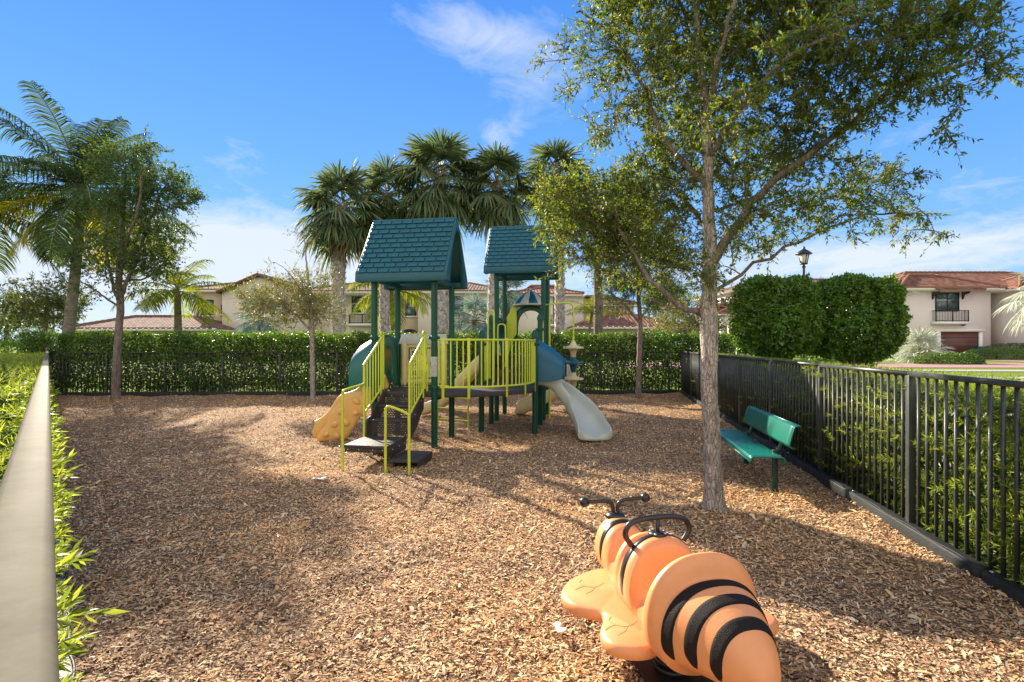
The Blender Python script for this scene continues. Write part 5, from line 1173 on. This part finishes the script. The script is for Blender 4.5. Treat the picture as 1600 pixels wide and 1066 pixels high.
# wings: two lobes each side
def lobe_outline(side):
    cc_ = H0 + w_ax*.78
    pts = [(.19,.05),(.17,.15),(.20,.26),(.27,.37),(.36,.45),(.46,.485),(.56,.465),(.63,.40),(.67,.345),(.72,.35),(.80,.40),(.88,.425),(.96,.405),(1.01,.33),(1.02,.24),(.98,.14),(.95,.05)]
    kx = 1.24 if side > 0 else 1.0
    return [H0 + n_ax*side*b_*kx + w_ax*a_ for a_, b_ in pts]
for side in (-1,1):
    P_ = arr(lobe_outline(side)); Q = polyc(np.concatenate([P_, P_[:1]]), 60)[:-1]; c_ = Q.mean(0); rings = []
    nrm2 = unit(np.cross(np.roll(Q,-1,0)-np.roll(Q,1,0), Z)); 
    if np.dot(nrm2[0], Q[0]-c_) < 0: nrm2 = -nrm2
    zw = .300; zs = 0.0
    for inset, z_ in ((.030,.235),(.010,.240),(0,.258),(0,.275),(.008,.292),(.024,.302)): rings.append(Q - nrm2*inset + Z*z_)
    mb = MB(); mb.loft(rings); wg = mb.build('wing', M['orange'], bee, smooth=True, angle=38)
    for a0, b0_ in ((.40,.30),(.82,.30)):
        o_ = H0 + w_ax*a0 + n_ax*side*b0_ + Z*.3022; s_ = n_ax*side; mb = MB()
        V0 = polyc([o_ - s_*.10 - w_ax*.02, o_ - s_*.03 + w_ax*.015, o_ + s_*.03 - w_ax*.01, o_ + s_*.09 + w_ax*.02], 16)
        mb.tube(V0, .0022, 5); mb.build('vein', M['orange'], wg, smooth=True)
        for q_ in ([V0[5], o_+s_*.0+w_ax*.05, o_+s_*.05+w_ax*.075], [V0[9], o_+s_*.04-w_ax*.05, o_+s_*.01-w_ax*.09]):
            mb = MB(); mb.tube(polyc(q_,10), .002, 5); mb.build('vein', M['orange'], wg, smooth=True)
# front T handle
hb = H0 + w_ax*.10
mb = MB(); mb.lathe([(.065,0),(.062,.012),(.045,.028),(.02,.034)], hb+Z*.585, 20)
for s_ in (-1,1): mb.tube(polyc([hb+n_ax*s_*.014+Z*.59, hb+n_ax*s_*.016+Z*.64, hb+n_ax*s_*.026+Z*.672, hb+n_ax*s_*.06+Z*.688, hb+n_ax*s_*.12+Z*.690, hb+n_ax*s_*.195+Z*.692], 22), .0125, 12)
hd = mb.build('handlebar', M['rubber'], bee, smooth=True)
for s_ in (-1,1): mb = MB(); mb.ball(hb+n_ax*s_*.212+Z*.692, .031, 18, 12); mb.build('ball_grip', M['rubber'], hd, smooth=True)
# second loop handle with ribbed grip
h2 = H0 + w_ax*.645; lp = polyc([h2-n_ax*.155+Z*.62, h2-n_ax*.19+Z*.68, h2-n_ax*.165+Z*.735, h2-n_ax*.10+Z*.755, h2+Z*.76, h2+n_ax*.10+Z*.755, h2+n_ax*.165+Z*.735, h2+n_ax*.19+Z*.68, h2+n_ax*.155+Z*.62], 90)
mb = MB(); mb.tube(lp, .0145*(1+.07*(np.arange(90)%2)), 12); mb.tube([h2+Z*.66, h2+Z*.755], .011, 10); mb.lathe([(.05,0),(.046,.010),(.02,.016)], h2+Z*.668, 16); mb.build('handlebar', M['rubber'], bee, smooth=True)
for hb_, z_, r_ in ((hb,.598,.052),(h2,.680,.040)):
    for k in range(4):
        a_ = .8+k*math.pi/2; mb = MB(); mb.lathe([(.008,0),(.008,.005),(.004,.008),(.001,.0085)], hb_+n_ax*r_*math.cos(a_)+w_ax*r_*math.sin(a_)+Z*(z_-.004), 8); mb.build('bolt', M['steel'], bee, smooth=True)
# spring and base plate
cs = H0 + w_ax*.80; mb = MB(); a_ = np.linspace(0, 2*math.pi*4.5, 110); mb.tube(cs + np.stack([.085*np.cos(a_), .085*np.sin(a_), np.linspace(.03,.205,110)],-1), .014, 8); mb.build('spring', M['black'], bee, smooth=True)
mb = MB(); mb.box(cs+Z*.025, (.36,.36,.03), n_ax, w_ax); mb.build('base_plate', M['black'], bee, bevel=.006)
for s_ in (-1,1):
    for t_ in (.36,.84): mb = MB(); mb.tube([H0+w_ax*t_+n_ax*s_*.14+Z*.215, H0+w_ax*t_+n_ax*s_*.30+Z*.215], .014, 8); mb.build('foot_rest', M['rubber'], bee, smooth=True)

# ------------------------------------------------------------------ bench
bd_ = arr([dR[0],dR[1],0]); bn = arr([nR[0],nR[1],0])
be = thing('bench', (3.15,6.6,0), 'green perforated metal bench with dark legs against the right fence', 'bench')
b0 = arr([2.66,5.68,0]); Lb_ = 1.83
def curved_plank(name, p0, across, up_n, width, L, mat_, edge_r=.02):
    mb = MB(); k = 14; V = []; UVs = []
    prof = [(-.012,-.055),(-.004,-.015),(.012,.0)] + [(x_, .004*math.sin(x_/width*math.pi)) for x_ in np.linspace(.03,width-.03,5)] + [(width-.012,.0),(width+.004,-.015),(width+.012,-.055)]
    for i_ in range(k):
        f = i_/(k-1)*L
        for a_, h_ in prof: V.append(p0 + bd_*f + across*a_ + up_n*h_); UVs.append((f, a_))
    m_ = len(prof); mb.add(V, [[(i_*m_+j_, i_*m_+j_+1, (i_+1)*m_+j_+1, (i_+1)*m_+j_) for i_ in range(k-1) for j_ in range(m_-1)]], UVs)
    o = mb.build(name, M['benchperf'], be, smooth=True, angle=35); md = o.modifiers.new('t','SOLIDIFY'); md.thickness = .004
    mb = MB()
    for f in (0,L): mb.tube([p0+bd_*f+across*a_+up_n*h_ for a_, h_ in prof], .009, 6)
    for a_, h_ in (prof[0], prof[-1]): mb.tube([p0+across*a_+up_n*h_, p0+bd_*L+across*a_+up_n*h_], .009, 6)
    mb.build('rim', M['bench'], o, smooth=True); return o
curved_plank('seat', b0+Z*.45, bn, Z, .34, Lb_, 'bench')
tilt = unit(Z*.96+bn*.26); nrmb = unit(-bn*.96+Z*.26)
curved_plank('backrest', b0+bn*.385+Z*.575, tilt, nrmb, .235, Lb_, 'bench')
for f in (.30, 1.50):
    p = b0+bd_*f; mb = MB()
    mb.box(p+bn*.33+Z*.20, (.055,.055,.56), bd_, bn)
    mb.box(p+bn*.19+Z*.405, (.045,.36,.045), bd_, bn)
    mb.tube([p+bn*.35+Z*.42, p+bn*.42+Z*.60, p+bn*.475+Z*.80], .024, 4); mb.build('leg', M['benchleg'], be, bevel=.004)

# ------------------------------------------------------------------ litter
def scrap(p, a_, w_, h_, label):
    mb = MB(); c_, s_ = math.cos(a_), math.sin(a_); V = []
    for i_ in range(5):
        for j_ in range(3): x_ = (i_/4-.5)*w_; y_ = (j_/2-.5)*h_; V.append((p[0]+c_*x_-s_*y_, p[1]+s_*x_+c_*y_, .062+.010*math.sin(i_*1.7+j_)))
    mb.add(V, [[(i_*3+j_, i_*3+j_+1, (i_+1)*3+j_+1, (i_+1)*3+j_) for i_ in range(4) for j_ in range(2)]])
    o = mb.build('paper_scrap', M['white'], origin=(p[0],p[1],.06)); md = o.modifiers.new('t','SOLIDIFY'); md.thickness = .002; tag(o, label, 'litter', 'scraps of litter')
scrap((.28,2.95), 1.9, .10, .05, 'crumpled pale scrap on the mulch left of the bee wing'); scrap((-2.35,6.25), .2, .16, .06, 'white paper scrap on the mulch left of the stair landing')
# ------------------------------------------------------------------ houses
XA = arr([1.,0,0]); YA = arr([0,1.,0])
def house(name, loc, label): return thing(name, loc, label, 'house')
def wallbox(par, x0, x1, y0, y1, z0, z1, mat='stucco', name='wall'):
    mb = MB(); mb.box(((x0+x1)/2,(y0+y1)/2,(z0+z1)/2), (x1-x0,y1-y0,z1-z0)); return mb.build(name, M[mat], par)
def window(par, x0, x1, y, z0, z1, nx=1, nz=2, trim=True, face=-1, ax=None):
    """window on a wall whose outer face is at y, looking towards -Y"""
    mb = MB(); f_ = .06; d = .05
    o_ = arr([0,y,0])
    for a_, b_ in ((x0,x0+f_),(x1-f_,x1)): mb.box(((a_+b_)/2,y-d/2-.01,(z0+z1)/2),(f_,d+.02,z1-z0))
    for a_, b_ in ((z0,z0+f_),(z1-f_,z1)): mb.box(((x0+x1)/2,y-d/2-.008,(a_+b_)/2),(x1-x0-2*f_-.002,d+.016,f_))
    for k in range(1,nx): x_ = x0+(x1-x0)*k/nx; mb.box((x_,y-d/2-.006,(z0+z1)/2),(.06,d+.012,z1-z0-2*f_-.002))
    for k in range(1,nz): z_ = z0+(z1-z0)*k/nz; mb.box(((x0+x1)/2,y-d/2-.003,z_),(x1-x0-2*f_-.002,d+.004,.05))
    fr_ = mb.build('window', M['frame'], par)
    mb = MB(); mb.box(((x0+x1)/2,y-.012,(z0+z1)/2),(x1-x0-.06,.03,z1-z0-.06)); mb.build('pane', M['glass'], fr_)
    if trim:
        mb = MB(); mb.box(((x0+x1)/2,y-.05,z0-.07),(x1-x0+.24,.14,.12)); mb.build('sill', M['trim'], fr_)
    return fr_
def slab(mb, a, b, c, d, th=.14):
    """roof plane: eave a->b, ridge d->c (a under d)"""
    a,b,c,d = map(arr,(a,b,c,d)); e = unit(b-a); up = (d-a)-e*np.dot(d-a,e); L = np.linalg.norm(up); up = unit(up)
    def uv(p): q_ = p-a; return (np.dot(q_,e), np.dot(q_,up))
    V = [a,b,c,d]; uvs = [uv(p) for p in V]; dn = arr([0,0,-th])
    mb.add(V, [[(0,1,2,3)]], uvs); mb.add([p+dn for p in V], [[(3,2,1,0)]], uvs)
    for i_ in range(4):
        p, q_ = V[i_], V[(i_+1)%4]
        if np.linalg.norm(p-q_) > .01: mb.add([p, p+dn, q_+dn, q_], [[(0,1,2,3)]], [(0,0)]*4)
def caps(mb, a, b, r_=.11):
    a, b = arr(a), arr(b); n = max(2, int(np.linalg.norm(b-a)/.42)); pts = []; rr_ = []
    for k in range(n):
        for f, s_ in ((0,1.15),(.92,.8)): pts.append(a+(b-a)*(k+f)/n + Z*.03); rr_.append(r_*s_)
    mb.tube(pts, rr_, 8)
def hip(par, x0, x1, y0, y1, z, rise, m='tile', ov=.45, hipL=True, hipR=True, name='roof', run=None):
    x0-=ov; x1+=ov; y0-=ov; y1+=ov; w_ = (y1-y0)/2; run = w_ if run is None else run; yc = (y0+y1)/2; zr = z+rise
    rl = x0+(run if hipL else 0); rr_ = x1-(run if hipR else 0)
    mb = MB(); z_ = z; slab(mb,(x0,y0,z_),(x1,y0,z_),(rr_,yc,zr),(rl,yc,zr)); slab(mb,(x1,y1,z_),(x0,y1,z_),(rl,yc,zr),(rr_,yc,zr))
    if hipL: slab(mb,(x0,y1,z_),(x0,y0,z_),(rl,yc,zr),(rl,yc,zr))
    if hipR: slab(mb,(x1,y0,z_),(x1,y1,z_),(rr_,yc,zr),(rr_,yc,zr))
    ro = mb.build(name, M[m], par)
    mb = MB(); caps(mb,(rl,yc,zr),(rr_,yc,zr))
    for a_, b_, on in (((x0,y0,z_),(rl,yc,zr),hipL),((x0,y1,z_),(rl,yc,zr),hipL),((x1,y0,z_),(rr_,yc,zr),hipR),((x1,y1,z_),(rr_,yc,zr),hipR)): caps(mb,a_,b_)
    ro_ = mb.build('ridge_tiles', M[m], ro, smooth=True); mb = MB()
    mb.box(((x0+x1)/2,y0+.06,z-.20),(x1-x0-.04,.10,.20)); mb.box(((x0+x1)/2,y1-.06,z-.20),(x1-x0-.04,.10,.20))
    mb.box((x0+.06,(y0+y1)/2,z-.20),(.10,y1-y0-.26,.20)); mb.box((x1-.06,(y0+y1)/2,z-.20),(.10,y1-y0-.26,.20)); mb.box(((x0+x1)/2,(y0+y1)/2,z-.27),(x1-x0-.2,y1-y0-.2,.05)); mb.build('fascia', M['trim'], ro)
    return ro
def gable_front(par, x0, x1, y0, y1, z, zr, m='tile', ov=.35, wall='stucco', xr=None):
    """gable facing the camera (ridge runs away along Y)"""
    xc = (x0+x1)/2 if xr is None else xr; mb = MB(); mb.prism([(x0,z-.02),(x1,z-.02),(xc,zr-.05)], 0, .25, (0,y0,0), XA, Z, YA); mb.build('gable_wall', M[wall], par)
    s_ = (zr-z)/(xc-x0); mb = MB()
    slab(mb,(x0-ov,y1,z-ov*s_+.05),(x0-ov,y0-ov,z-ov*s_+.05),(xc,y0-ov,zr+.05),(xc,y1,zr+.05)); s2_ = (zr-z)/(x1-xc)
    slab(mb,(x1+ov,y0-ov,z-ov*s2_+.05),(x1+ov,y1,z-ov*s2_+.05),(xc,y1,zr+.052),(xc,y0-ov,zr+.052)); ro = mb.build('roof', M[m], par)
    mb = MB(); caps(mb,(xc,y0-ov,zr+.05),(xc,y1,zr+.05)); caps(mb,(x0-ov,y0-ov,z-ov*s_+.05),(xc,y0-ov,zr+.05)); caps(mb,(x1+ov,y0-ov,z-ov*s2_+.05),(xc,y0-ov,zr+.05)); mb.build('ridge_tiles', M[m], ro, smooth=True)
def balcony(par, x0, x1, y, z, h=1.0, dep=.5):
    mb = MB(); mb.box(((x0+x1)/2,y-dep/2,z-.12),(x1-x0+.25,dep,.22)); sl_ = mb.build('balcony', M['trim'], par); mb = MB()
    for z_ in (z+.08, z+h): mb.box(((x0+x1)/2,y-dep+.05,z_),(x1-x0,.04,.05))
    for x_ in np.arange(x0, x1+.01, .13): mb.box((x_,y-dep+.05,z+h/2),(.022,.022,h))
    for x_ in (x0,(x0+x1)/2,x1): mb.box((x_,y-dep+.051,z+h/2),(.06,.05,h+.04))
    for x_ in (x0,x1):
        mb.box((x_,y-dep/2,z+h),(.04,dep,.05))
        for y_ in np.arange(y-dep+.15,y,.12): mb.box((x_,y_,z+h/2),(.022,.022,h))
    mb.build('railing', M['iron'], sl_)
def arch_opening(par, x0, x1, y, z0, z1, mat='frame', name='arch_opening'):
    n_ = 14; xc = (x0+x1)/2; hw = (x1-x0)/2; hh = min(hw*.6, (z1-z0)*.5); P_ = [(x0,z0),(x1,z0)] + [(xc+hw*math.cos(a_), z1-hh+hh*math.sin(a_)) for a_ in np.linspace(0,math.pi,n_)]
    mb = MB(); mb.prism(P_, -.03, .0, (0,y,0), XA, Z, YA); return mb.build(name, M[mat], par)
def PX(px, Y): return (px-800)/800*Y
def PZ(py, Y): return 1.70+(538-py)/800*Y

# right-hand house with the garage
Yh = 43.0; h1 = house('house', (PX(1480,Yh), Yh, .5), 'pale two-storey house with red tiled roof, iron balcony and brown garage door at the right')
x0, x1 = PX(1402,Yh), PX(1548,Yh); ze = 6.25
wallbox(h1, x0, x1, Yh, Yh+11, .3, ze, 'stucco_pink')
wallbox(h1, x1-.01, x1+9, Yh+3.0, Yh+11, .3, ze-.05, 'stucco_pink', 'side_wall')
wallbox(h1, PX(1590,Yh-1), PX(1590,Yh-1)+9, Yh-1.2, Yh+3.0, .3, ze-.1, 'stucco_pink', 'front_wing_wall')
hip(h1, x0, x1+12.0, Yh, Yh+11.5, ze+.22, 2.05, 'tile', ov=.5, run=5.6)
hip(h1, x0+.4, x1-.2, Yh-.03, Yh+5.0, ze+.25, 1.32, 'tile', ov=.5, run=3.0, name='front_roof')
hip(h1, PX(1590,Yh-1), PX(1590,Yh-1)+9, Yh-1.2, Yh+4, ze+.12, 1.2, 'tile', ov=.5)
gx0, gx1 = PX(1468,Yh), PX(1528,Yh); gd = wallbox(h1, gx0, gx1, Yh-.05, Yh+.02, .45, PZ(519,Yh), 'garage', 'garage_door')
mb = MB()
for k in range(1,6): mb.box(((gx0+gx1)/2,Yh-.055,.45+k*.36),(gx1-gx0,.02,.03))
mb.build('panel_seam', M['frame'], gd)
mb = MB(); mb.box((gx0-.14,Yh-.06,1.55),(.28,.16,2.5)); mb.box((gx1+.14,Yh-.06,1.55),(.28,.16,2.5)); mb.box(((gx0+gx1)/2,Yh-.07,PZ(517.0,Yh)+.02),(gx1-gx0+.8,.24,.22)); mb.build('garage_trim', M['trim'], gd)
window(h1, PX(1461,Yh), PX(1498,Yh), Yh, PZ(486.5,Yh), PZ(457,Yh), 2, 2, trim=False)
balcony(h1, PX(1456,Yh), PX(1506,Yh), Yh, PZ(503,Yh), .92)
mb = MB(); ax0, ax1 = PX(1454,Yh), PX(1523,Yh); slab(mb,(ax0,Yh-.95,PZ(454.5,Yh)),(ax1,Yh-.95,PZ(454.5,Yh)),(ax1,Yh-.0,PZ(447,Yh)),(ax0,Yh-.0,PZ(447,Yh)),.10); aw = mb.build('window_canopy', M['tile'], h1)
mb = MB(); caps(mb,(ax0,Yh-.95,PZ(454.5,Yh)),(ax0,Yh,PZ(447,Yh))); caps(mb,(ax1,Yh-.95,PZ(454.5,Yh)),(ax1,Yh,PZ(447,Yh)))
mb.build('canopy_tiles', M['tile'], aw, smooth=True); mb = MB()
for px in (1457,1504): x_ = PX(px,Yh); mb.prism([(0,0),(-.7,0),(-.6,-.16),(-.18,-.25),(0,-.62)], -.07, .07, (x_,Yh,PZ(456.5,Yh)), YA, Z, XA)
mb.build('bracket', M['blackbush'], aw)
window(h1, PX(1551,Yh)+.45, PX(1551,Yh)+1.1, Yh+3.0, PZ(488,Yh)+.0, PZ(457,Yh), 1, 2)
arch_opening(h1, x1+.3, x1+2.2, Yh+2.98, .45, 3.1)
mb = MB(); mb.box((x1+4.0,Yh+2.92,2.0),(.75,.18,1.6)); mb.tube([(x1+3.2,Yh+2.9,.6),(x1+3.2,Yh+2.9,2.3)],.05,8); mb.build('utility_box', M['pgrey'], h1)
mb = MB(); mb.box((PX(1593,Yh-1)+.4,Yh-1.3,3.15),(.28,.22,.45)); mb.box((PX(1593,Yh-1)+.4,Yh-1.28,3.42),(.36,.28,.08)); mb.build('wall_lantern', M['iron'], h1)
mb = MB(); mb.ball((PX(1504,Yh),Yh-.12,PZ(507,Yh)),(.16,.14,.13),10,7); mb.box((PX(1504,Yh),Yh-.06,PZ(507,Yh)),(.12,.12,.12)); mb.build('flood_light', M['frame'], h1)
t_ = thing('wheeled_bin', (PX(1536,42), 42.2, .5), 'small dark blue bin leaning at the wall right of the garage door', 'bin'); mb = MB()
c_ = arr([PX(1536,42),42.2,.5]); mb.loft([[c_+arr([a_*.24,b_*.24,0]) for a_,b_ in ((-1,-1),(1,-1),(1,1),(-1,1))],[c_+arr([a_*.33,b_*.30,.95]) for a_,b_ in ((-1,-1),(1,-1),(1,1),(-1,1))]]); mb.build('bin_body', M['bluep'], t_, bevel=.02)
mb = MB(); mb.box(c_+Z*.99,(.70,.66,.06)); mb.build('lid', M['bluep'], t_, bevel=.01); mb = MB(); mb.tube([c_+arr([-.3,.3,.12]),c_+arr([.3,.3,.12])],.12,12); mb.build('wheel', M['tyre'], t_)
# house row beyond, left of it, with the white arched porch
Yg = 60.0; h2_ = house('house', (PX(1290,Yg), Yg, .5), 'distant house with brown tiled roof and a white arched porch, behind the block-clipped trees')
wallbox(h2_, PX(1150,Yg), PX(1440,Yg), Yg, Yg+12, .3, PZ(454,Yg), 'stucco_pink'); hip(h2_, PX(1150,Yg), PX(1440,Yg), Yg, Yg+12, PZ(452,Yg), 1.9, 'tilebrown', run=6)
Yp = 50.0; px0, px1 = PX(1126,Yp), PX(1168,Yp); pz = PZ(493,Yp)
mb = MB()
for k, px in enumerate((1128,1141,1154,1167)): mb.box((PX(px,Yp),Yp,(.4+pz)/2),(.34,.5,pz-.4))
mb.build('porch_column', M['trim'], h2_)
mb = MB()
for a_, b_ in ((1128,1141),(1141,1154),(1154,1167)):
    xa, xb = PX(a_,Yp)+.17, PX(b_,Yp)-.17; xc_ = (xa+xb)/2; hw_ = (xb-xa)/2; n_ = 12
    inn = [(xc_-hw_*math.cos(t), pz-1.0+hw_*1.0*math.sin(t)) for t in np.linspace(0,math.pi,n_)]; out = [(x_, pz) for x_, z_ in inn]; mb.ring(out, inn, -.2, .2, (0,Yp,0), XA, Z, YA)
mb.build('porch_arch', M['trim'], h2_)
wallbox(h2_, px0, px1, Yp+2.5, Yg, .3, pz, 'stucco_pink', 'porch_wall'); hip(h2_, px0, px1, Yp-.2, Yp+5, pz+.25, 1.0, 'tile', ov=.4); window(h2_, PX(1143,Yg-3), PX(1149,Yg-3), Yg, PZ(486,Yg), PZ(466,Yg), 1, 2)
# houses beyond the back hedge
Yb = 48.0
def bx_(px): return PX(px, Yb)
def bz_(py): return PZ(py, Yb)
hA = house('house', (bx_(400), Yb, .4), 'beige townhouse with peaked gable and low brown garage roof, behind the hedge at the left')
wallbox(hA, bx_(292), bx_(349), Yb+1.0, Yb+11, .3, bz_(452), 'stucco_tan', 'wall'); hip(hA, bx_(292), bx_(349)+6, Yb+1, Yb+12, bz_(450), 1.6, 'tilebrown', run=5)
wallbox(hA, bx_(347), bx_(472), Yb, Yb+11, .3, bz_(455), 'stucco', 'front_wall'); gable_front(hA, bx_(347), bx_(472), Yb, Yb+11, bz_(455), bz_(430), 'tilebrown', xr=bx_(405))
window(hA, bx_(306), bx_(324), Yb+1, bz_(492), bz_(467), 1, 2); window(hA, bx_(338)-.1, bx_(346)-.1, Yb+1, bz_(490), bz_(475), 1, 1); arch_opening(hA, bx_(331), bx_(346), Yb+.97, .5, bz_(513))
Ya = 44.0; wallbox(hA, PX(112,Ya), PX(330,Ya), Ya, Ya+4.9, .3, PZ(516,Ya), 'stucco_tan', 'garage_wall'); hip(hA, PX(118,Ya), PX(322,Ya), Ya, Ya+6, PZ(512,Ya), 1.15, 'tilebrown', ov=.5)
mb = MB()
for px in range(140, 346, 9): mb.box((PX(px,Ya),Ya-.28,PZ(514.5,Ya)),(.14,.5,.16))
mb.build('rafter_end', M['trim'], hA)
hB = house('house', (bx_(620), Yb, .4), 'beige townhouse with three dark windows, seen under and between the two play roofs')
wallbox(hB, bx_(474), bx_(588), Yb+1.5, Yb+11, .3, bz_(458), 'stucco', 'wall'); wallbox(hB, bx_(588), bx_(612), Yb, Yb+11, .3, bz_(456), 'stucco', 'wall'); wallbox(hB, bx_(612), bx_(653), Yb+.8, Yb+11, .3, bz_(456), 'stucco_tan', 'recessed_wall')
wallbox(hB, bx_(653), bx_(782), Yb, Yb+11, .3, bz_(456), 'stucco', 'wall')
hip(hB, bx_(474), bx_(782), Yb, Yb+11, bz_(454), 1.35, 'tilebrown', run=4.0)
window(hB, bx_(542), bx_(561), Yb+1.5, bz_(487), bz_(461), 1, 2); window(hB, bx_(631), bx_(648), Yb+.8, bz_(493), bz_(466), 1, 2); window(hB, bx_(707), bx_(724), Yb, bz_(490), bz_(463), 1, 2)
balcony(hB, bx_(540), bx_(582), Yb+1.5, bz_(505), .85); balcony(hB, bx_(704), bx_(732), Yb, bz_(505), .85); arch_opening(hB, bx_(624), bx_(651), Yb+.78, .5, bz_(514))
mb = MB(); mb.box((bx_(560),Yb+1.44,bz_(507)),(3.4,.12,.3)); mb.build('ledge', M['trim'], hB)
hC = house('house', (bx_(900), Yb+1, .4), 'townhouse with red brown tiled roof, behind the hedge right of the climbing pods')
wallbox(hC, bx_(786), bx_(914), Yb+1, Yb+12, .3, bz_(460), 'stucco', 'wall'); hip(hC, bx_(800), bx_(906), Yb+1, Yb+12, bz_(457), 1.35, 'tile', run=5)
window(hC, bx_(866), bx_(873), Yb+1, bz_(491), bz_(463), 1, 2); balcony(hC, bx_(856), bx_(876), Yb+1, bz_(506), .85)
wallbox(hC, bx_(914), bx_(1010), Yb+5, Yb+14, .3, bz_(470), 'stucco_tan', 'rear_wall'); hip(hC, bx_(914), bx_(1010), Yb+5, Yb+14, bz_(468), 1.2, 'tilebrown')
wallbox(hC, PX(905,Ya), PX(1052,Ya), Ya, Ya+5.9, .3, PZ(514,Ya), 'stucco_tan', 'garage_wall'); hip(hC, PX(905,Ya), PX(1052,Ya), Ya, Ya+6.5, PZ(509,Ya), 1.25, 'tile', ov=.5)
mb = MB()
for px in range(902, 1060, 9): mb.box((PX(px,Ya),Ya-.28,PZ(511.5,Ya)),(.14,.5,.16))
mb.build('rafter_end', M['trim'], hC)
# street lamp
lx, ly = 11.40, 20.0; gz = float(ground_z(lx,ly)); sl = thing('street_lamp', (lx,ly,gz), 'black post street lamp with lantern top rising behind the clipped trees', 'street lamp')
mb = MB(); mb.lathe([(.16,0),(.16,.12),(.11,.2),(.09,.7),(.06,.85),(.052,2.0),(.045,4.42),(.07,4.44),(.07,4.48),(.04,4.50),(.04,4.58)], (lx,ly,gz-.01), 16); mb.build('pole', M['iron'], sl, smooth=True, angle=35)
zt = gz+4.58; mb = MB(); mb.lathe([(.10,0),(.12,.02),(.20,.36),(.19,.37)], (lx,ly,zt), 4); mb.build('lantern_glass', M['lampglass'], sl)
mb = MB()
for k in range(4):
    a_ = k*math.pi/2; mb.tube([(lx+.125*math.cos(a_),ly+.125*math.sin(a_),zt),(lx+.215*math.cos(a_),ly+.215*math.sin(a_),zt+.38)],.014,5)
mb.lathe([(.14,-.03),(.14,.01),(.10,.02)],(lx,ly,zt),12); mb.lathe([(.30,.36),(.29,.39),(.16,.50),(.07,.55),(.045,.60),(.05,.63),(.01,.68)],(lx,ly,zt),12); mb.build('lantern_frame', M['iron'], sl)
# utility cabinet beyond the fence
cx_, cy_ = 9.9, 18.9; gz = float(ground_z(cx_,cy_)); ub = thing('utility_cabinet', (cx_,cy_,gz), 'low green utility cabinet under the left clipped tree', 'cabinet')
mb = MB(); mb.box((cx_,cy_,gz+.30),(.95,.8,.62)); mb.build('cabinet_body', M['greenp'], ub, bevel=.03); mb = MB(); mb.box((cx_,cy_,gz+.64),(1.02,.87,.07)); mb.build('lid', M['greenp'], ub, bevel=.02)
# parked cars
def car(c, yaw, mat, label):
    gz = float(ground_z(c[0],c[1]))+.01; f = arr([math.cos(yaw),math.sin(yaw),0]); s_ = arr([-math.sin(yaw),math.cos(yaw),0]); o = arr([c[0],c[1],gz]); root = thing('parked_car', (c[0],c[1],gz), label, 'car')
    st2 = [(-2.25,.40,.62,.70),(-2.18,.32,.84,.82),(-1.9,.26,.92,.88),(-1.2,.24,.95,.90),(0,.24,.94,.91),(1.1,.24,.92,.90),(1.8,.26,.82,.86),(2.15,.30,.70,.80),(2.25,.40,.58,.66)]
    rings = []
    for x_, z0, z1, hw in st2:
        pr = [(-hw*.92,z0),(-hw,z0+.12),(-hw,z0+(z1-z0)*.6),(-hw*.94,z1-.04),(-hw*.78,z1),(0,z1+.03),(hw*.78,z1),(hw*.94,z1-.04),(hw,z0+(z1-z0)*.6),(hw,z0+.12),(hw*.92,z0),(0,z0-.02)]
        rings.append([o+f*x_+s_*a_+Z*b_ for a_, b_ in pr])
    mb = MB(); mb.loft(rings); bd = mb.build('body', M[mat], root, smooth=True, sub=1)
    cab = [(-1.85,.94,.92,.74),(-1.25,.93,1.36,.62),(-.6,.93,1.45,.60),(.2,.93,1.43,.60),(1.05,.92,.96,.72)]
    rings = [[o+f*x_+s_*a_+Z*b_ for a_, b_ in ((-.78,z0-.04),(-hw-.04,(z0+z1)/2),(-hw+.06,z1-.03),(0,z1+.01),(hw-.06,z1-.03),(hw+.04,(z0+z1)/2),(.78,z0-.04))] for x_, z0, z1, hw in cab]
    mb = MB(); mb.loft(rings); mb.build('windows', M['glass'], root, smooth=True, sub=1)
    mb = MB(); mb.loft([[o+f*x_+s_*a_+Z*b_ for a_, b_ in ((-.56,1.40),(-.50,1.455),(0,1.475),(.5,1.455),(.56,1.40))] for x_ in (-1.2,-.6,0,.25)]); mb.build('roof', M[mat], root, smooth=True)
    for x_ in (-1.4,1.4):
        for y_ in (-.84,.84):
            w0 = o+f*x_+s_*y_+Z*.32; mb = MB(); mb.lathe([(.20,-.10),(.31,-.11),(.33,-.05),(.33,.05),(.31,.11),(.20,.10)], w0, 20, f, Z, s_); wh = mb.build('wheel', M['tyre'], root, smooth=True, angle=40)
            mb = MB(); mb.lathe([(.02,-.09),(.20,-.085),(.20,.085),(.02,.09)], w0, 12, f, Z, s_); mb.build('rim', M['steel'], wh)
    for y_ in (-.6,.6): mb = MB(); mb.ball(o+f*2.17+s_*y_+Z*.62,(.10,.16,.07),10,7); mb.build('headlight', M['lampglass'], root, smooth=True)
    for y_ in (-.6,.6): mb = MB(); mb.ball(o-f*2.19+s_*y_+Z*.74,(.06,.15,.07),10,7); mb.build('tail_light', M['garage'], root, smooth=True)
car((12.95,10.4), 1.33, 'carblue', 'silver blue car at the right image edge beyond the fence')
